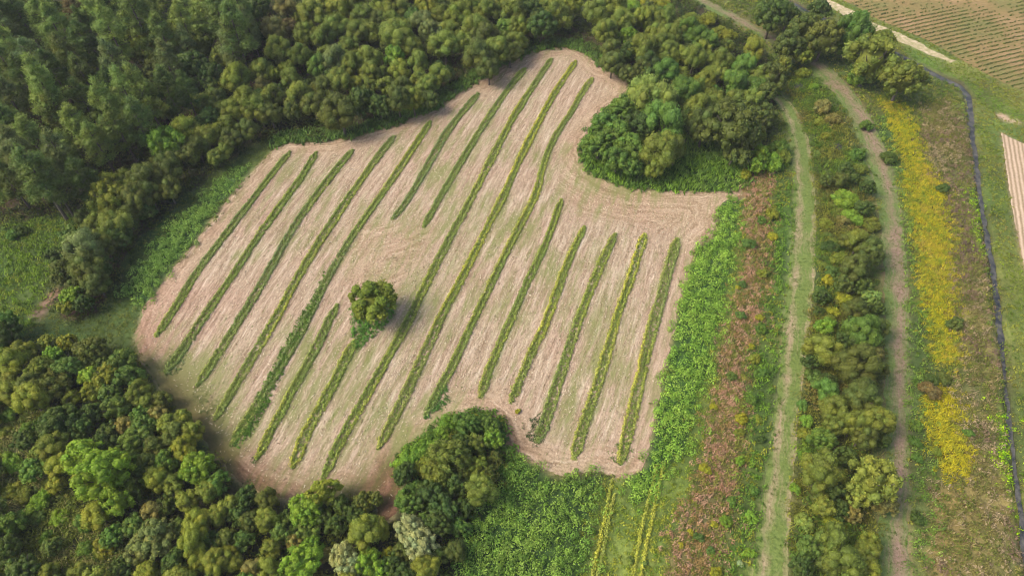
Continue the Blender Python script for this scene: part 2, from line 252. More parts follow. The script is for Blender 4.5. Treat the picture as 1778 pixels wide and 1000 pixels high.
# regions, later ones lie on top.  style, density per m2, height, radius, leaves, leaf size, plant colours, soil colour
def R(name, label, pts, style, dens, h, r, nl, ls, pal, soil, lump=0.0, cat='plants'):
    return dict(name=name, label=label, P=poly(pts), style=style, dens=dens, h=h, r=r, nl=nl, ls=ls, pal=[D(q) for q in pal], soil=S(*soil, .82), lump=lump, cat=cat)
REG = [
 R('rough_grass', 'rough green grass and weeds filling in around the woods and meadows',
   [(-260,-170),(2040,-170),(2040,1200),(-260,1200)], 'mix', 1.6, .7, .6, 12, .38, [(96,112,48),(84,100,44),(114,120,54)], (84,94,48), .5, 'grass'),
 R('forest_undergrowth', 'dark mixed undergrowth covering the floor of the wood above the mown field',
   [(-90,-110),(1150,-110),(1195,0),(1330,85),(1350,170),(1335,250),(1295,300),(1230,290),(1100,200),(1095,150),(1040,115),(1000,80),(880,100),(760,180),(690,205),(560,240),(490,242),(400,310),(300,410),(215,500),(150,560),(80,545),(70,470),(-90,480)],
   'bush', .9, 1.4, 1.2, 28, .40, [(72,88,40),(74,92,40),(48,66,36),(90,100,44)], (72,68,44), .5),
 R('lower_thicket', 'tangled green and olive undergrowth in the wood below the mown field',
   [(-90,560),(30,590),(120,612),(238,622),(262,682),(310,740),(345,782),(372,806),(412,842),(452,866),(560,872),(650,872),(652,908),(672,925),(705,860),(684,800),(770,735),(815,712),(852,712),(872,740),(880,790),(860,860),(825,910),(795,1060),(-90,1060)],
   'bush', 1.1, 1.6, 1.2, 30, .38, [(100,110,44),(70,90,36),(104,108,44),(56,76,36)], (64,62,38), .6),
 R('weedy_clearing', 'khaki green grass and weeds in the clearing at the lower left corner',
   [(-90,690),(40,690),(95,760),(100,830),(160,890),(230,940),(260,1060),(-90,1060)],
   'mix', 2.4, 1.4, 1.0, 22, .34, [(108,118,52),(96,112,48),(140,138,82),(80,100,44)], (84,84,50), .5, 'grass'),
 R('left_meadow', 'bright green rough grass left of the tree belt',
   [(-90,400),(60,380),(130,370),(180,330),(250,290),(330,245),(345,262),(250,325),(165,370),(120,420),(100,450),(85,480),(70,540),(30,590),(-90,560)],
   'grass', 4.2, .6, .5, 11, .4, [(100,132,42),(116,144,48),(84,112,40),(124,136,52)], (70,88,36), .4, 'grass'),
 R('short_grass', 'short dull green grass on the path between the tree belt and the mown field',
   [(70,540),(85,480),(95,455),(102,470),(98,530),(120,560),(165,545),(190,495),(222,440),(270,385),(375,295),(455,238),(495,236),(480,262),(404,325),(260,520),(245,560),(233,590),(245,625),(160,618),(60,600),(40,575)],
   'grass', 5.5, .28, .4, 9, .3, [(96,110,46),(78,98,40),(114,122,58),(86,104,44)], (78,90,42), .7, 'grass'),
 R('worn_path', 'bare pinkish earth patch worn in the grass path at the left',
   [(60,545),(80,515),(92,500),(97,515),(85,545),(70,560)], 'grass', .5, .1, .3, 4, .2, [(140,130,90)], (150,118,100), 0, 'earth'),
 R('weed_bed', 'dense blue green weed bed between the tree belt and the leftmost crop strip',
   [(408,322),(430,296),(425,290),(385,318),(340,358),(289,405),(252,458),(221,490),(218,512),(250,530),(262,518),(310,455),(360,392)],
   'bush', 2.4, 1.3, .75, 34, .28, [(112,148,74),(124,158,82),(100,134,66),(128,160,78)], (66,88,44), .4, 'weeds'),
 R('island_grass', 'tall bright green grass around the round clump of trees beside the field',
   [(1100,165),(1050,195),(1018,232),(1000,265),(1012,292),(1042,314),(1080,327),(1140,334),(1200,334),(1240,336),(1288,330),(1292,292),(1260,250),(1200,200)],
   'grass', 3.6, 1.2, .5, 9, .75, [(86,120,42),(102,136,48),(72,104,38),(96,126,56)], (66,86,36), .4, 'grass'),
 R('olive_meadow', 'flat olive green grass with scattered clumps right of the weed bed',
   [(1282,345),(1294,352),(1300,400),(1290,470),(1272,560),(1252,640),(1240,720),(1225,780),(1198,860),(1170,950),(1158,1060),(1005,1060),(1022,920),(1036,818),(1062,830),(1090,835),(1120,812),(1170,780),(1214,690)],
   'mix', 3.6, .38, .42, 12, .26, [(122,138,52),(110,132,48),(142,150,58),(98,128,50)], (100,112,50), .6, 'grass'),
 R('green_weed_bed', 'thick bright green weed bed along the right edge of the mown field',
   [(1262,345),(1282,352),(1284,400),(1272,450),(1256,520),(1236,620),(1216,700),(1198,765),(1180,795),(1162,802),(1130,860),(1085,880),(1090,835),(1120,808),(1134,760),(1147,680),(1162,610),(1182,530),(1197,470),(1207,432),(1238,415),(1246,395),(1248,360)],
   'bush', 2.0, 1.3, .85, 42, .27, [(118,158,70),(136,172,78),(104,142,60),(142,174,84)], (64,90,40), .3, 'weeds'),
 R('tall_green_weeds', 'thick mid green weed bed below the mown field at the bottom edge',
   [(880,790),(925,806),(965,827),(1000,830),(1036,818),(1032,870),(1018,930),(1008,1060),(785,1060),(800,960),(830,900),(862,850)],
   'bush', 2.0, 1.4, .85, 42, .28, [(106,146,68),(124,158,74),(92,124,56),(128,158,80)], (62,86,40), .3, 'weeds'),
 R('right_meadow', 'mixed olive green grass and weeds filling the strip beside the tracks',
   [(1290,292),(1345,240),(1352,170),(1330,85),(1260,40),(1190,-110),(1900,-110),(1900,1060),(1155,1060),(1170,950),(1198,860),(1240,720),(1290,470),(1300,400),(1290,345)],
   'mix', 1.7, .8, .6, 11, .38, [(100,120,50),(84,108,44),(124,128,58),(108,132,54)], (88,96,48), .5, 'weeds'),
 R('rust_grass', 'rusty pink seeding grass between the weed bed and the grassy track',
   [(1292,290),(1338,290),(1342,400),(1330,490),(1306,600),(1292,700),(1272,800),(1262,900),(1240,1060),(1152,1060),(1165,960),(1196,860),(1226,760),(1243,700),(1256,620),(1276,540),(1290,470),(1300,400),(1290,345)],
   'grass', 5.5, .7, .5, 13, .34, [(154,128,84),(98,114,50),(138,116,68),(172,140,112),(108,118,54),(158,122,94),(124,130,62)], (108,98,60), .5, 'grass'),
 R('track_verge', 'leafy green weeds along the left verge of the grassy track',
   [(1340,262),(1374,262),(1376,330),(1370,420),(1364,500),(1356,600),(1345,700),(1332,800),(1316,900),(1304,1060),(1262,1060),(1278,900),(1290,790),(1312,600),(1334,490),(1344,400)],
   'mix', 2.6, .9, .5, 12, .32, [(92,128,48),(108,144,54),(78,112,46),(132,138,50)], (78,96,42), .4, 'weeds'),
 R('median_scrub', 'olive and green scrub filling the ground between the two tracks',
   [(1365,165),(1380,110),(1405,125),(1443,168),(1475,218),(1500,272),(1516,322),(1512,420),(1514,560),(1512,700),(1512,1060),(1366,1060),(1374,900),(1390,700),(1415,500),(1419,330),(1407,240),(1387,190)],
   'mix', 2.8, 1.2, .85, 18, .34, [(100,126,44),(78,106,42),(116,124,48),(90,96,40),(128,118,60)], (80,88,42), .6, 'weeds'),
 R('pale_grass_edge', 'pale green grass edging the left side of the bare earth track',
   [(1478,222),(1503,272),(1520,322),(1530,400),(1535,500),(1534,600),(1536,700),(1536,800),(1528,900),(1522,1060),(1508,1060),(1514,900),(1518,700),(1514,500),(1510,400),(1500,322),(1486,272)],
   'grass', 3.0, .25, .35, 6, .26, [(102,124,54),(116,134,62),(92,110,48)], (88,100,50), .2, 'grass'),
 R('brown_meadow', 'brownish seeding weeds between the golden flowers and the narrow stream',
   [(1595,190),(1640,175),(1678,205),(1690,300),(1702,400),(1722,540),(1742,700),(1766,880),(1790,1060),(1600,1060),(1602,860),(1660,840),(1672,780),(1655,660),(1655,480),(1640,320),(1605,280)],
   'mix', 3.6, .8, .55, 14, .32, [(142,128,86),(98,110,52),(122,118,66),(154,138,104),(90,100,50),(128,108,86),(112,120,58),(110,92,80)], (118,112,66), .75, 'grass'),
 R('yellow_patch', 'broad belt of golden yellow flowers right of the bare earth track',
   [(1522,165),(1562,180),(1592,230),(1607,280),(1642,320),(1650,400),(1657,480),(1654,560),(1667,610),(1652,640),(1625,622),(1612,560),(1600,480),(1590,420),(1580,350),(1573,290),(1548,230)],
   'grass', 8.0, .8, .45, 14, .28, [(174,168,30),(160,158,34),(116,136,46),(178,164,44),(144,150,40),(162,146,60)], (118,112,38), .5, 'flowers'),
 R('yellow_patch', 'separate oval patch of golden yellow flowers near the lower right corner',
   [(1622,672),(1650,664),(1668,730),(1678,795),(1668,832),(1638,830),(1622,800),(1614,740),(1606,712)],
   'grass', 8.0, .8, .45, 14, .28, [(178,168,28),(162,156,34),(182,172,40),(130,140,42)], (118,108,36), .4, 'flowers'),
 R('track_border_weeds', 'band of green weeds along the right side of the bare earth track',
   [(1515,200),(1542,262),(1557,320),(1570,400),(1578,500),(1579,600),(1580,700),(1580,800),(1579,900),(1583,1060),(1622,1060),(1612,900),(1608,760),(1606,620),(1598,500),(1586,400),(1572,320),(1552,240),(1535,200)],
   'mix', 2.4, .9, .6, 13, .32, [(102,134,58),(88,120,52),(118,146,70),(112,122,56)], (84,98,50), .4, 'weeds'),
 R('lime_weeds', 'vivid lime green weeds along the left bank of the stream',
   [(1684,330),(1698,330),(1706,400),(1712,440),(1704,450),(1694,400)], 'bush', 2.4, .6, .5, 13, .28, [(126,164,40),(140,176,44)], (100,120,44), .3, 'weeds'),
 R('lime_weeds', 'vivid lime green clumps between the stream and the lower right corner',
   [(1724,700),(1742,700),(1752,770),(1762,850),(1774,920),(1756,922),(1744,850),(1732,780)], 'bush', 2.6, .7, .55, 14, .30, [(146,190,24),(128,174,30),(158,196,40)], (110,136,40), .3, 'weeds'),
 R('stream_meadow', 'smooth yellow green grass right of the narrow stream',
   [(1480,40),(1570,92),(1604,106),(1640,126),(1676,140),(1692,163),(1698,220),(1710,320),(1724,400),(1744,540),(1766,700),(1790,880),(1808,1060),(1900,1060),(1900,-110),(1400,-110),(1420,-2)],
   'mix', 3.4, .3, .42, 11, .26, [(112,130,52),(96,118,46),(126,136,58),(120,116,60)], (96,108,50), .5, 'grass'),
 R('sandy_patch', 'bare pinkish sandy patch in the grass beyond the stream', [(1728,196),(1745,194),(1772,205),(1768,214),(1742,212)], 'grass', .6, .2, .3, 5, .24, [(126,132,64)], (186,158,138), 0, 'sand'),
 R('bank_scrub', 'dark scrubby bank grass between the stream and the sandy strip', [(1575,82),(1640,118),(1690,150),(1778,200),(1820,220),(1820,235),(1760,210),(1690,165),(1640,133),(1572,97)],
   'grass', 3.5, .4, .4, 8, .3, [(92,124,44),(104,136,50),(126,132,60)], (92,108,48), .5, 'grass'),
]
NREG = len(REG)
ISL = poly([(608,535),(613,598),(620,612),(636,596),(664,574),(684,548),(684,515),(640,508)])
WIDE5 = poly([(566,470),(545,515),(520,552),(457,670),(430,722),(398,772),(414,780),(444,745),(483,668),(552,532)])
TRI13 = poly([(905,738),(942,712),(948,768),(930,776),(914,760)])
TRI10 = poly([(774,664),(750,690),(731,730),(752,722),(782,698)])
GRN = [('field_grass', 'bright green grass patch under the lone round tree', ISL, (92,134,50), .6),
       ('field_grass', 'soft green fan of grass at the foot of the second crop strip from the left', poly([(330,590),(300,612),(280,640),(290,655),(312,648),(326,620)]), (88,112,54), .25),
       ('field_grass', 'worn green grass at the foot of the third and fourth crop strips from the left', poly([(345,665),(330,690),(350,722),(385,742),(396,712),(372,690),(362,672)]), (92,108,54), .15),
       ('field_grass', 'green tuft of grass at the foot of the short strip beside the lone round tree', poly([(452,775),(435,798),(438,812),(456,802),(464,780)]), (86,116,50), .2),
       ('field_grass', 'rounded green grass patch at the foot of the rightmost crop strip', poly([(1066,775),(1060,795),(1070,806),(1092,806),(1098,780),(1084,760)]), (96,120,52), .25),
       ('field_grass', 'green grass filling the widened middle of the fifth crop strip from the left', WIDE5, (92,124,44), .5),
       ('field_grass', 'dark green flattened grass triangle at the foot of the third crop strip from the right', TRI13, (76,94,50), .25),
       ('field_grass', 'bright green grass wedge at the foot of the long strip nearest the lower tree island', TRI10, (84,124,50), .4)]
def regidx(x, y, warp=1.3):
    wx = x + (fbm(x * .35, y * .35, 3) - .5) * warp * 2; wy = y + (fbm(x * .35, y * .35, 9) - .5) * warp * 2
    idx = np.full(x.shape, -1)
    for i, r in enumerate(REG):
        P = r['P']; m = (wx > P[:, 0].min()) & (wx < P[:, 0].max()) & (wy > P[:, 1].min()) & (wy < P[:, 1].max())
        j = np.nonzero(m)[0]
        if len(j):
            ins = inside(P, wx[j], wy[j]); idx[j[ins]] = i
    for P, c in ((FIELD, 100), (P_T1, 101), (P_T2, 102), (P_ST, 103), (P_SA, 104), (P_CROP, 105), (P_TILL, 106)):
        j = np.nonzero((x > P[:, 0].min()) & (x < P[:, 0].max()) & (y > P[:, 1].min()) & (y < P[:, 1].max()))[0]
        if len(j): ins = inside(P, x[j], y[j]); idx[j[ins]] = c
    return idx
P_CROP = poly([(1415,-60),(1455,0),(1480,8),(1510,28),(1560,50),(1600,66),(1640,88),(1680,112),(1730,140),(1790,165),(1900,215),(1900,-110),(1400,-110)])
P_TILL = poly([(1738,228),(1752,240),(1900,300),(1900,640),(1800,520),(1778,460),(1760,380),(1748,300)])

def gz(x, y):
    z = .16 * np.sin(x / 19. + 1) * np.cos(y / 23.) + .10 * np.sin(x / 9. + y / 13.)
    d = segdist(ST_MID, x, y, False); t = np.clip(1 - (d - .45) / .9, 0, 1)
    return z - .75 * t * t * (3 - 2 * t)
def z1(x, y): return float(gz(np.array([x]), np.array([y]))[0])

# ------------------------------------------------------------------ ground sheet
def axis(a, b, s):
    inner = np.arange(a, b, s); o = [s * 1.6 ** i for i in range(1, 17)]
    l = a - np.cumsum(o)[::-1]; r = inner[-1] + np.cumsum(o); return np.r_[l, inner, r]
gx = axis(-160, 160, .55); gy = axis(22, 232, .55)
X, Y = np.meshgrid(gx, gy); xf, yf = X.ravel(), Y.ravel()
Z = gz(xf, yf)
far = np.hypot(xf, yf - 120) > 400; Z[far] = 0
ri = regidx(xf, yf, 1.6)
col = np.tile(S(80, 92, 46), (len(xf), 1))
for i, r in enumerate(REG): col[ri == i] = r['soil']
col[ri == 100] = S(150, 130, 96); col[ri == 101] = S(110, 112, 74); col[ri == 102] = S(118, 104, 80); col[ri == 103] = S(70, 64, 50)
col[ri == 104] = S(120, 122, 74); col[ri == 105] = S(108, 110, 64); col[ri == 106] = S(150, 124, 100)
# soften borders between plant communities
cc = col.reshape(len(gy), len(gx), 3)
for _ in range(2):
    cc[1:-1, 1:-1] = (cc[1:-1, 1:-1] * 2 + cc[:-2, 1:-1] + cc[2:, 1:-1] + cc[1:-1, :-2] + cc[1:-1, 2:]) / 6
col = cc.reshape(-1, 3)
f1 = fbm(xf * .12, yf * .12, 5)[:, None]; f2 = fbm(xf * .5, yf * .5, 15)[:, None]
f3 = (fbm(xf * .07 + 9, yf * .07, 31)[:, None] - .5) * np.array([1.1, .3, .5])
col = col * (.55 + .9 * f1) * (.7 + .6 * f2) * (1 + f3)
br = np.clip((fbm(xf * .09 + 40, yf * .09, 25) - .5) * 5, 0, 1)[:, None] * (ri == 1)[:, None] * .8
col = col * (1 - br) + np.array(S(74, 54, 44)) * br
nx, ny = len(gx), len(gy)
ii = (np.arange(ny - 1)[:, None] * nx + np.arange(nx - 1)[None, :]).ravel()
tag(mk('ground', np.c_[xf, yf, Z], np.c_[ii, ii + 1, ii + nx + 1, ii + nx], 4, M_GROUND, col, smooth=True), kind='structure')

# ------------------------------------------------------------------ crop strips left standing (bottom to top in the photograph)
# name: (row index, points, width m, yellow, grey, label)
ROWS = [
 (0, [(272,584),(306,534),(340,476),(401,398),(450,333),(480,292),(504,263)], 1.5, .05, .5, 'leftmost crop strip, nearest the dense weed bed beside the field'),
 (1, [(289,646),(313,616),(357,548),(401,486),(450,410),(508,330),(530,298),(549,264)], 1.6, .1, .5, 'second crop strip from the left, ending below in a soft green fan'),
 (2, [(343,670),(367,636),(401,582),(450,505),(508,398),(552,335),(585,292),(613,260)], 1.6, .1, .5, 'third crop strip from the left, straight and dull green'),
 (3, [(374,728),(408,672),(440,620),(478,560),(508,500),(552,425),(610,337),(650,280),(685,237)], 1.7, .2, .5, 'fourth crop strip from the left, left neighbour of the widened strip'),
 (4, [(404,770),(440,712),(481,650),(530,565),(566,490),(610,412),(663,338),(710,270),(748,212)], 1.5, .25, .6, 'fifth crop strip from the left, widening into a broad grassy band low down'),
 (5, [(447,796),(460,769),(491,711),(515,668),(552,602),(570,562),(586,530)], 1.5, .2, .3, 'short crop strip ending just left of the lone round tree'),
 (6, [(508,813),(532,752),(556,711),(580,668),(603,619),(618,592)], 1.8, .35, .2, 'crop strip running down from the grass under the lone round tree'),
 (5, [(682,380),(700,362),(715,336),(745,285),(780,224),(808,190),(831,163)], 1.7, .0, .8, 'short grey green crop strip in the upper field, the left one of two stopping mid-field'),
 (6, [(736,394),(752,365),(769,335),(807,272),(844,211),(880,158),(912,120)], 1.6, .2, .5, 'crop strip in the upper field stopping mid-field, the right one of two'),
 (7, [(562,830),(593,762),(623,711),(650,664),(708,561),(736,500),(780,415),(822,340),(858,268),(890,206),(920,160),(958,104)], 1.6, .3, .35, 'very long crop strip passing just right of the lone round tree'),
 (8, [(657,779),(692,711),(714,665),(742,602),(773,534),(807,473),(841,405),(878,334),(900,282),(924,234),(961,166),(1000,108)], 1.6, .8, .2, 'very long yellowish crop strip, second right of the lone round tree'),
 (9, [(740,720),(749,700),(770,664),(797,612),(824,551),(858,483),(892,412),(932,338),(944,282),(965,234),(992,197),(1012,160),(1029,138)], 1.5, .5, .3, 'longest crop strip at the right of the upper field, bending near its top'),
 (10, [(834,688),(841,662),(868,595),(890,548),(914,493),(948,425),(962,385),(975,347)], 1.4, .3, .4, 'sixth crop strip from the right, starting beside the sandy turning area'),
 (11, [(887,697),(902,666),(914,626),(941,578),(965,514),(985,456),(1000,425),(1015,394)], 1.5, .5, .3, 'fifth crop strip from the right, ending above the lower tree island'),
 (12, [(934,766),(948,728),(968,666),(989,602),(1013,534),(1036,476),(1052,440),(1068,406)], 1.8, .4, .4, 'third last crop strip on the right, with a dark grass triangle at its foot'),
 (13, [(996,796),(1016,728),(1038,666),(1057,602),(1074,541),(1098,476),(1108,440),(1120,406)], 1.7, .6, .2, 'second crop strip from the right weed bed, straight with yellow edges'),
 (14, [(1077,803),(1091,745),(1110,664),(1128,585),(1152,500),(1164,455),(1176,414)], 1.9, .7, .1, 'rightmost crop strip, nearest the bright green weed bed'),
]
def resample(P, s):
    P = np.array(P); d = np.r_[0, np.cumsum(np.hypot(*np.diff(P, axis=0).T))]
    # smooth Catmull-like: interpolate after light densify
    n = max(2, int(d[-1] / s)); t = np.linspace(0, d[-1], n)
    x = np.interp(t, d, P[:, 0]); y = np.interp(t, d, P[:, 1])
    kx = max(1, int(9.0 / s))
    if n > kx * 3:
        ker = np.ones(kx) / kx
        xe = np.r_[np.full(kx, x[0]) - (x[1] - x[0]) * np.arange(kx, 0, -1), x, np.full(kx, x[-1]) + (x[-1] - x[-2]) * np.arange(1, kx + 1)]
        ye = np.r_[np.full(kx, y[0]) - (y[1] - y[0]) * np.arange(kx, 0, -1), y, np.full(kx, y[-1]) + (y[-1] - y[-2]) * np.arange(1, kx + 1)]
        x = np.convolve(xe, ker, 'same')[kx:-kx]; y = np.convolve(ye, ker, 'same')[kx:-kx]
    return np.c_[x, y]
# fit the row coordinate over the field
A, B = [], []
for r in ROWS:
    q = resample(poly(r[1]), 3.0)
    for x, y in q: A.append((x, y)); B.append(r[0])
A = np.array(A); B = np.array(B, float)
def feats(x, y):
    x = x / 60.; y = (y - 100) / 60.
    return np.stack([np.ones_like(x), x, y, x * x, x * y, y * y, x**3, x * x * y, x * y * y, y**3], -1)
COEF = np.linalg.lstsq(feats(A[:, 0], A[:, 1]), B, rcond=None)[0]
SPACING = 5.6
def rowv(x, y): return feats(x, y) @ COEF * SPACING
RD = np.array(at(800, 370)[:2]) - np.array(at(560, 830)[:2]); RD /= np.linalg.norm(RD)

# ------------------------------------------------------------------ sheets
def sheet(name, P, mat, step, lift, attrf, edge_amp=.35, seed=0):
    L = np.r_[P, P[:1]]; d = np.r_[0, np.cumsum(np.hypot(*np.diff(L, axis=0).T))]
    n = int(d[-1] / .6); t = np.linspace(0, d[-1], n, endpoint=False)
    bx = np.interp(t, d, L[:, 0]); by = np.interp(t, d, L[:, 1])
    for _ in range(5):                                        # round the traced corners
        bx = (np.roll(bx, 1) + bx * 2 + np.roll(bx, -1)) / 4; by = (np.roll(by, 1) + by * 2 + np.roll(by, -1)) / 4
    bx = bx + (fbm(bx * .8, by * .8, seed) - .5) * edge_amp * 2; by = by + (fbm(bx * .8, by * .8, seed + 5) - .5) * edge_amp * 2
    bd = np.c_[bx, by]
    gx_ = np.arange(bx.min(), bx.max(), step); gy_ = np.arange(by.min(), by.max(), step)
    Xg, Yg = np.meshgrid(gx_, gy_); Xg = Xg.ravel() + RNG.uniform(-.2, .2, Xg.size) * step; Yg = Yg.ravel() + RNG.uniform(-.2, .2, Yg.size) * step
    m = inside(bd, Xg, Yg); Xg, Yg = Xg[m], Yg[m]; m = segdist(bd[::2], Xg, Yg) > step * .6; Xg, Yg = Xg[m], Yg[m]
    vs = [Vector(q) for q in bd] + [Vector(q) for q in np.c_[Xg, Yg]]
    edges = [(i, (i + 1) % n) for i in range(n)]
    ov, oe, of, _, _, _ = delaunay_2d_cdt(vs, edges, [], 1, 1e-4)
    ov = np.array([tuple(q) for q in ov]); of = np.array([f[:3] for f in of])
    a, b, c = ov[of[:, 0]], ov[of[:, 1]], ov[of[:, 2]]
    cr = (b[:, 0] - a[:, 0]) * (c[:, 1] - a[:, 1]) - (b[:, 1] - a[:, 1]) * (c[:, 0] - a[:, 0])
    of[cr < 0] = of[cr < 0][:, ::-1]
    z = gz(ov[:, 0], ov[:, 1]) + lift
    o = mk(name, np.c_[ov, z], of, 3, mat, attrs=attrf(ov[:, 0], ov[:, 1], bd), smooth=True)
    return tag(o, kind='structure')
TURN = [(poly([(600,372),(690,385),(760,395),(740,450),(700,500),(700,560),(610,520),(590,460)]), 1.0),
        (poly([(985,230),(1060,170),(1100,150),(1010,260),(1050,320),(1290,335),(1240,410),(1185,405),(1110,392),(1010,380),(965,330)]), 1.0)]
def field_attrs(x, y, bd):
    ed = segdist(bd[::2], x, y); hd = np.clip((6.5 - ed) / 4.5, 0, 1)
    px, py = topx(x, y)
    for P, w in TURN:
        dd = segdist(P, x, y); ins = inside(P, x, y); hd = np.maximum(hd, np.where(ins, np.clip(dd / 3 + .3, 0, 1), np.clip(1 - dd / 2.5, 0, 1) * .4) * w)
    rightside = (px > 1090) & (py > 420) & (py < 790); hd = np.where(rightside, hd * .3, hd)
    gr = (fbm(x * .06, y * .06, 77) - .5) * .5
    for cx, cy, rad, s in ((330,690,60,.25),(410,770,45,.25),(300,650,30,.3),(380,760,90,.20),(520,840,110,.12),(660,770,110,.10),(330,660,70,.12),(740,640,90,.10),(980,560,90,.07),(600,700,120,.07),(980,720,60,.10),(860,640,70,.05),(1200,440,35,.15),(620,210,60,.06),(960,250,60,.06)):
        gr = gr + s * np.exp(-(((px - cx) / rad) ** 2 + ((py - cy) / rad) ** 2))
    pk = np.zeros_like(x)
    for cx, cy, rad, s in ((330,540,70,.8),(260,590,40,1.),(480,350,60,.3),(760,250,50,.4),(690,850,50,.9),(670,890,40,1.),(1300,338,22,1.2),(440,840,60,.5)):
        pk = pk + s * np.exp(-(((px - cx) / rad) ** 2 + ((py - cy) / rad) ** 2))
    dt = np.zeros_like(x)
    for cx, cy, rad, s in ((300,680,50,.9),(350,740,45,1.),(400,800,50,1.),(460,845,50,.9),(540,862,45,.7),(640,850,45,.9),(670,880,40,1.2),(690,820,35,.8),(260,620,30,.5),(890,770,30,.8),(870,730,22,.7),(840,120,30,.5),(700,215,30,.3)):
        dt = dt + s * np.exp(-(((px - cx) / rad) ** 2 + ((py - cy) / rad) ** 2)) * np.clip(1.1 - ed / 9, 0, 1)
    gr = gr + np.clip(1 - ed / 2.2, 0, 1) * .16 * ((px < 620) & (py > 560))
    return {'dirt': dt, 'rowu': x * RD[0] + y * RD[1], 'rowv': rowv(x, y), 'edge': ed, 'head': hd, 'green': gr, 'pink': pk}
fieldo = sheet('mown_field', FIELD, M_FIELD, 1.0, .05, field_attrs, .7, 3)
CROPD = np.array(at(1700, 160)[:2]) - np.array(at(1500, 45)[:2])
def crop_attrs(x, y, bd): return {'across': x}
sheet('crop_field', P_CROP, M_CROP, 2.0, .045, crop_attrs, .3, 8)
TA = np.array(at(1775, 420)[:2]) - np.array(at(1748, 240)[:2]); TA /= np.linalg.norm(TA)
sheet('tilled_field', P_TILL, M_TILL, 2.0, .045, lambda x, y, bd: {'across': x * TA[1] - y * TA[0]}, .3, 12)
def ribbon(name, Lp, Rp, mat, lift, amp=.35, nc=10, seed=0, water=None, step=.8):
    L = np.array([at(*q)[:2] for q in Lp]); Rr = np.array([at(*q)[:2] for q in Rp]); mid = (L + Rr) / 2
    d = np.r_[0, np.cumsum(np.hypot(*np.diff(mid, axis=0).T))]; n = int(d[-1] / step); t = np.linspace(0, d[-1], n)
    l = np.c_[np.interp(t, d, L[:, 0]), np.interp(t, d, L[:, 1])]; r = np.c_[np.interp(t, d, Rr[:, 0]), np.interp(t, d, Rr[:, 1])]
    for _ in range(12):
        for q in (l, r): q[1:-1] = (q[:-2] + 2 * q[1:-1] + q[2:]) / 4
    w = r - l; nl_ = fbm(t * .45, t * 0, seed) - .5; nr_ = fbm(t * .45, t * 0 + 5, seed + 3) - .5
    wn = np.hypot(w[:, 0], w[:, 1])[:, None] + 1e-6; uw = w / wn
    l = l + uw * nl_[:, None] * amp * 2; r = r + uw * nr_[:, None] * amp * 2
    s = np.linspace(0, 1, nc + 1)
    pts = l[:, None] + (r - l)[:, None] * s[None, :, None]; x = pts[..., 0].ravel(); y = pts[..., 1].ravel()
    z = gz(x, y) + lift if water is None else np.full(x.shape, water)
    ii = (np.arange(n - 1)[:, None] * (nc + 1) + np.arange(nc)[None]).ravel()
    f = np.c_[ii, ii + nc + 1, ii + nc + 2, ii + 1]
    e1 = pts[1, 0] - pts[0, 0]; e2 = pts[0, 1] - pts[0, 0]
    if e1[0] * e2[1] - e1[1] * e2[0] < 0: f = f[:, ::-1]
    return tag(mk(name, np.c_[x, y, z], f, 4, mat, attrs={'across': np.tile(s * 2 - 1, n), 'along': np.repeat(t, nc + 1)}, smooth=True), kind='structure')
ribbon('grass_track', T1L, T1R, M_TRACK1, .05, .35, 12, 3)
ribbon('earth_track', T2L, T2R, M_TRACK2, .05, .45, 12, 9)
ribbon('sandy_strip', SAL, SAR, M_SAND, .05, .7, 8, 19)
ribbon('stream', STL, STR, M_WATER, 0, .45, 6, 29, water=-.42)

# ------------------------------------------------------------------ plants made of many small leaves
def rnd_dirs(n, up=.0, rng=RNG):
    v = rng.normal(size=(n, 3)); v /= np.linalg.norm(v, axis=1)[:, None]
    v[:, 2] = np.abs(v[:, 2]) * (1 - up) + up; v /= np.linalg.norm(v, axis=1)[:, None]; return v
def quads(cen, nrm, size, asp, rng=RNG, tang=None):
    """kite-shaped leaves"""
    n = len(cen); nrm = nrm / (np.linalg.norm(nrm, axis=1)[:, None] + 1e-9)
    if tang is None: tang = rng.normal(size=(n, 3))
    a = tang - nrm * np.sum(tang * nrm, 1)[:, None]; a /= np.linalg.norm(a, axis=1)[:, None] + 1e-9
    b = np.cross(nrm, a); s = np.broadcast_to(size, (n,))[:, None]
    return np.stack([cen - a * s, cen + b * s * asp, cen + a * s, cen - b * s * asp], 1).reshape(-1, 3)
def pick(pal, n, x, y, lump, rng=RNG):
    if lump >= .7: x = x * .6; y = y * .6
    pal = np.array(pal); m = len(pal)
    t = rng.random(n) * (1 - lump) + lump * np.clip((fbm(x * .22, y * .22, 41) - .5) * 2.4 + .5, 0, .999)
    return pal[np.minimum((t * m).astype(int), m - 1)]
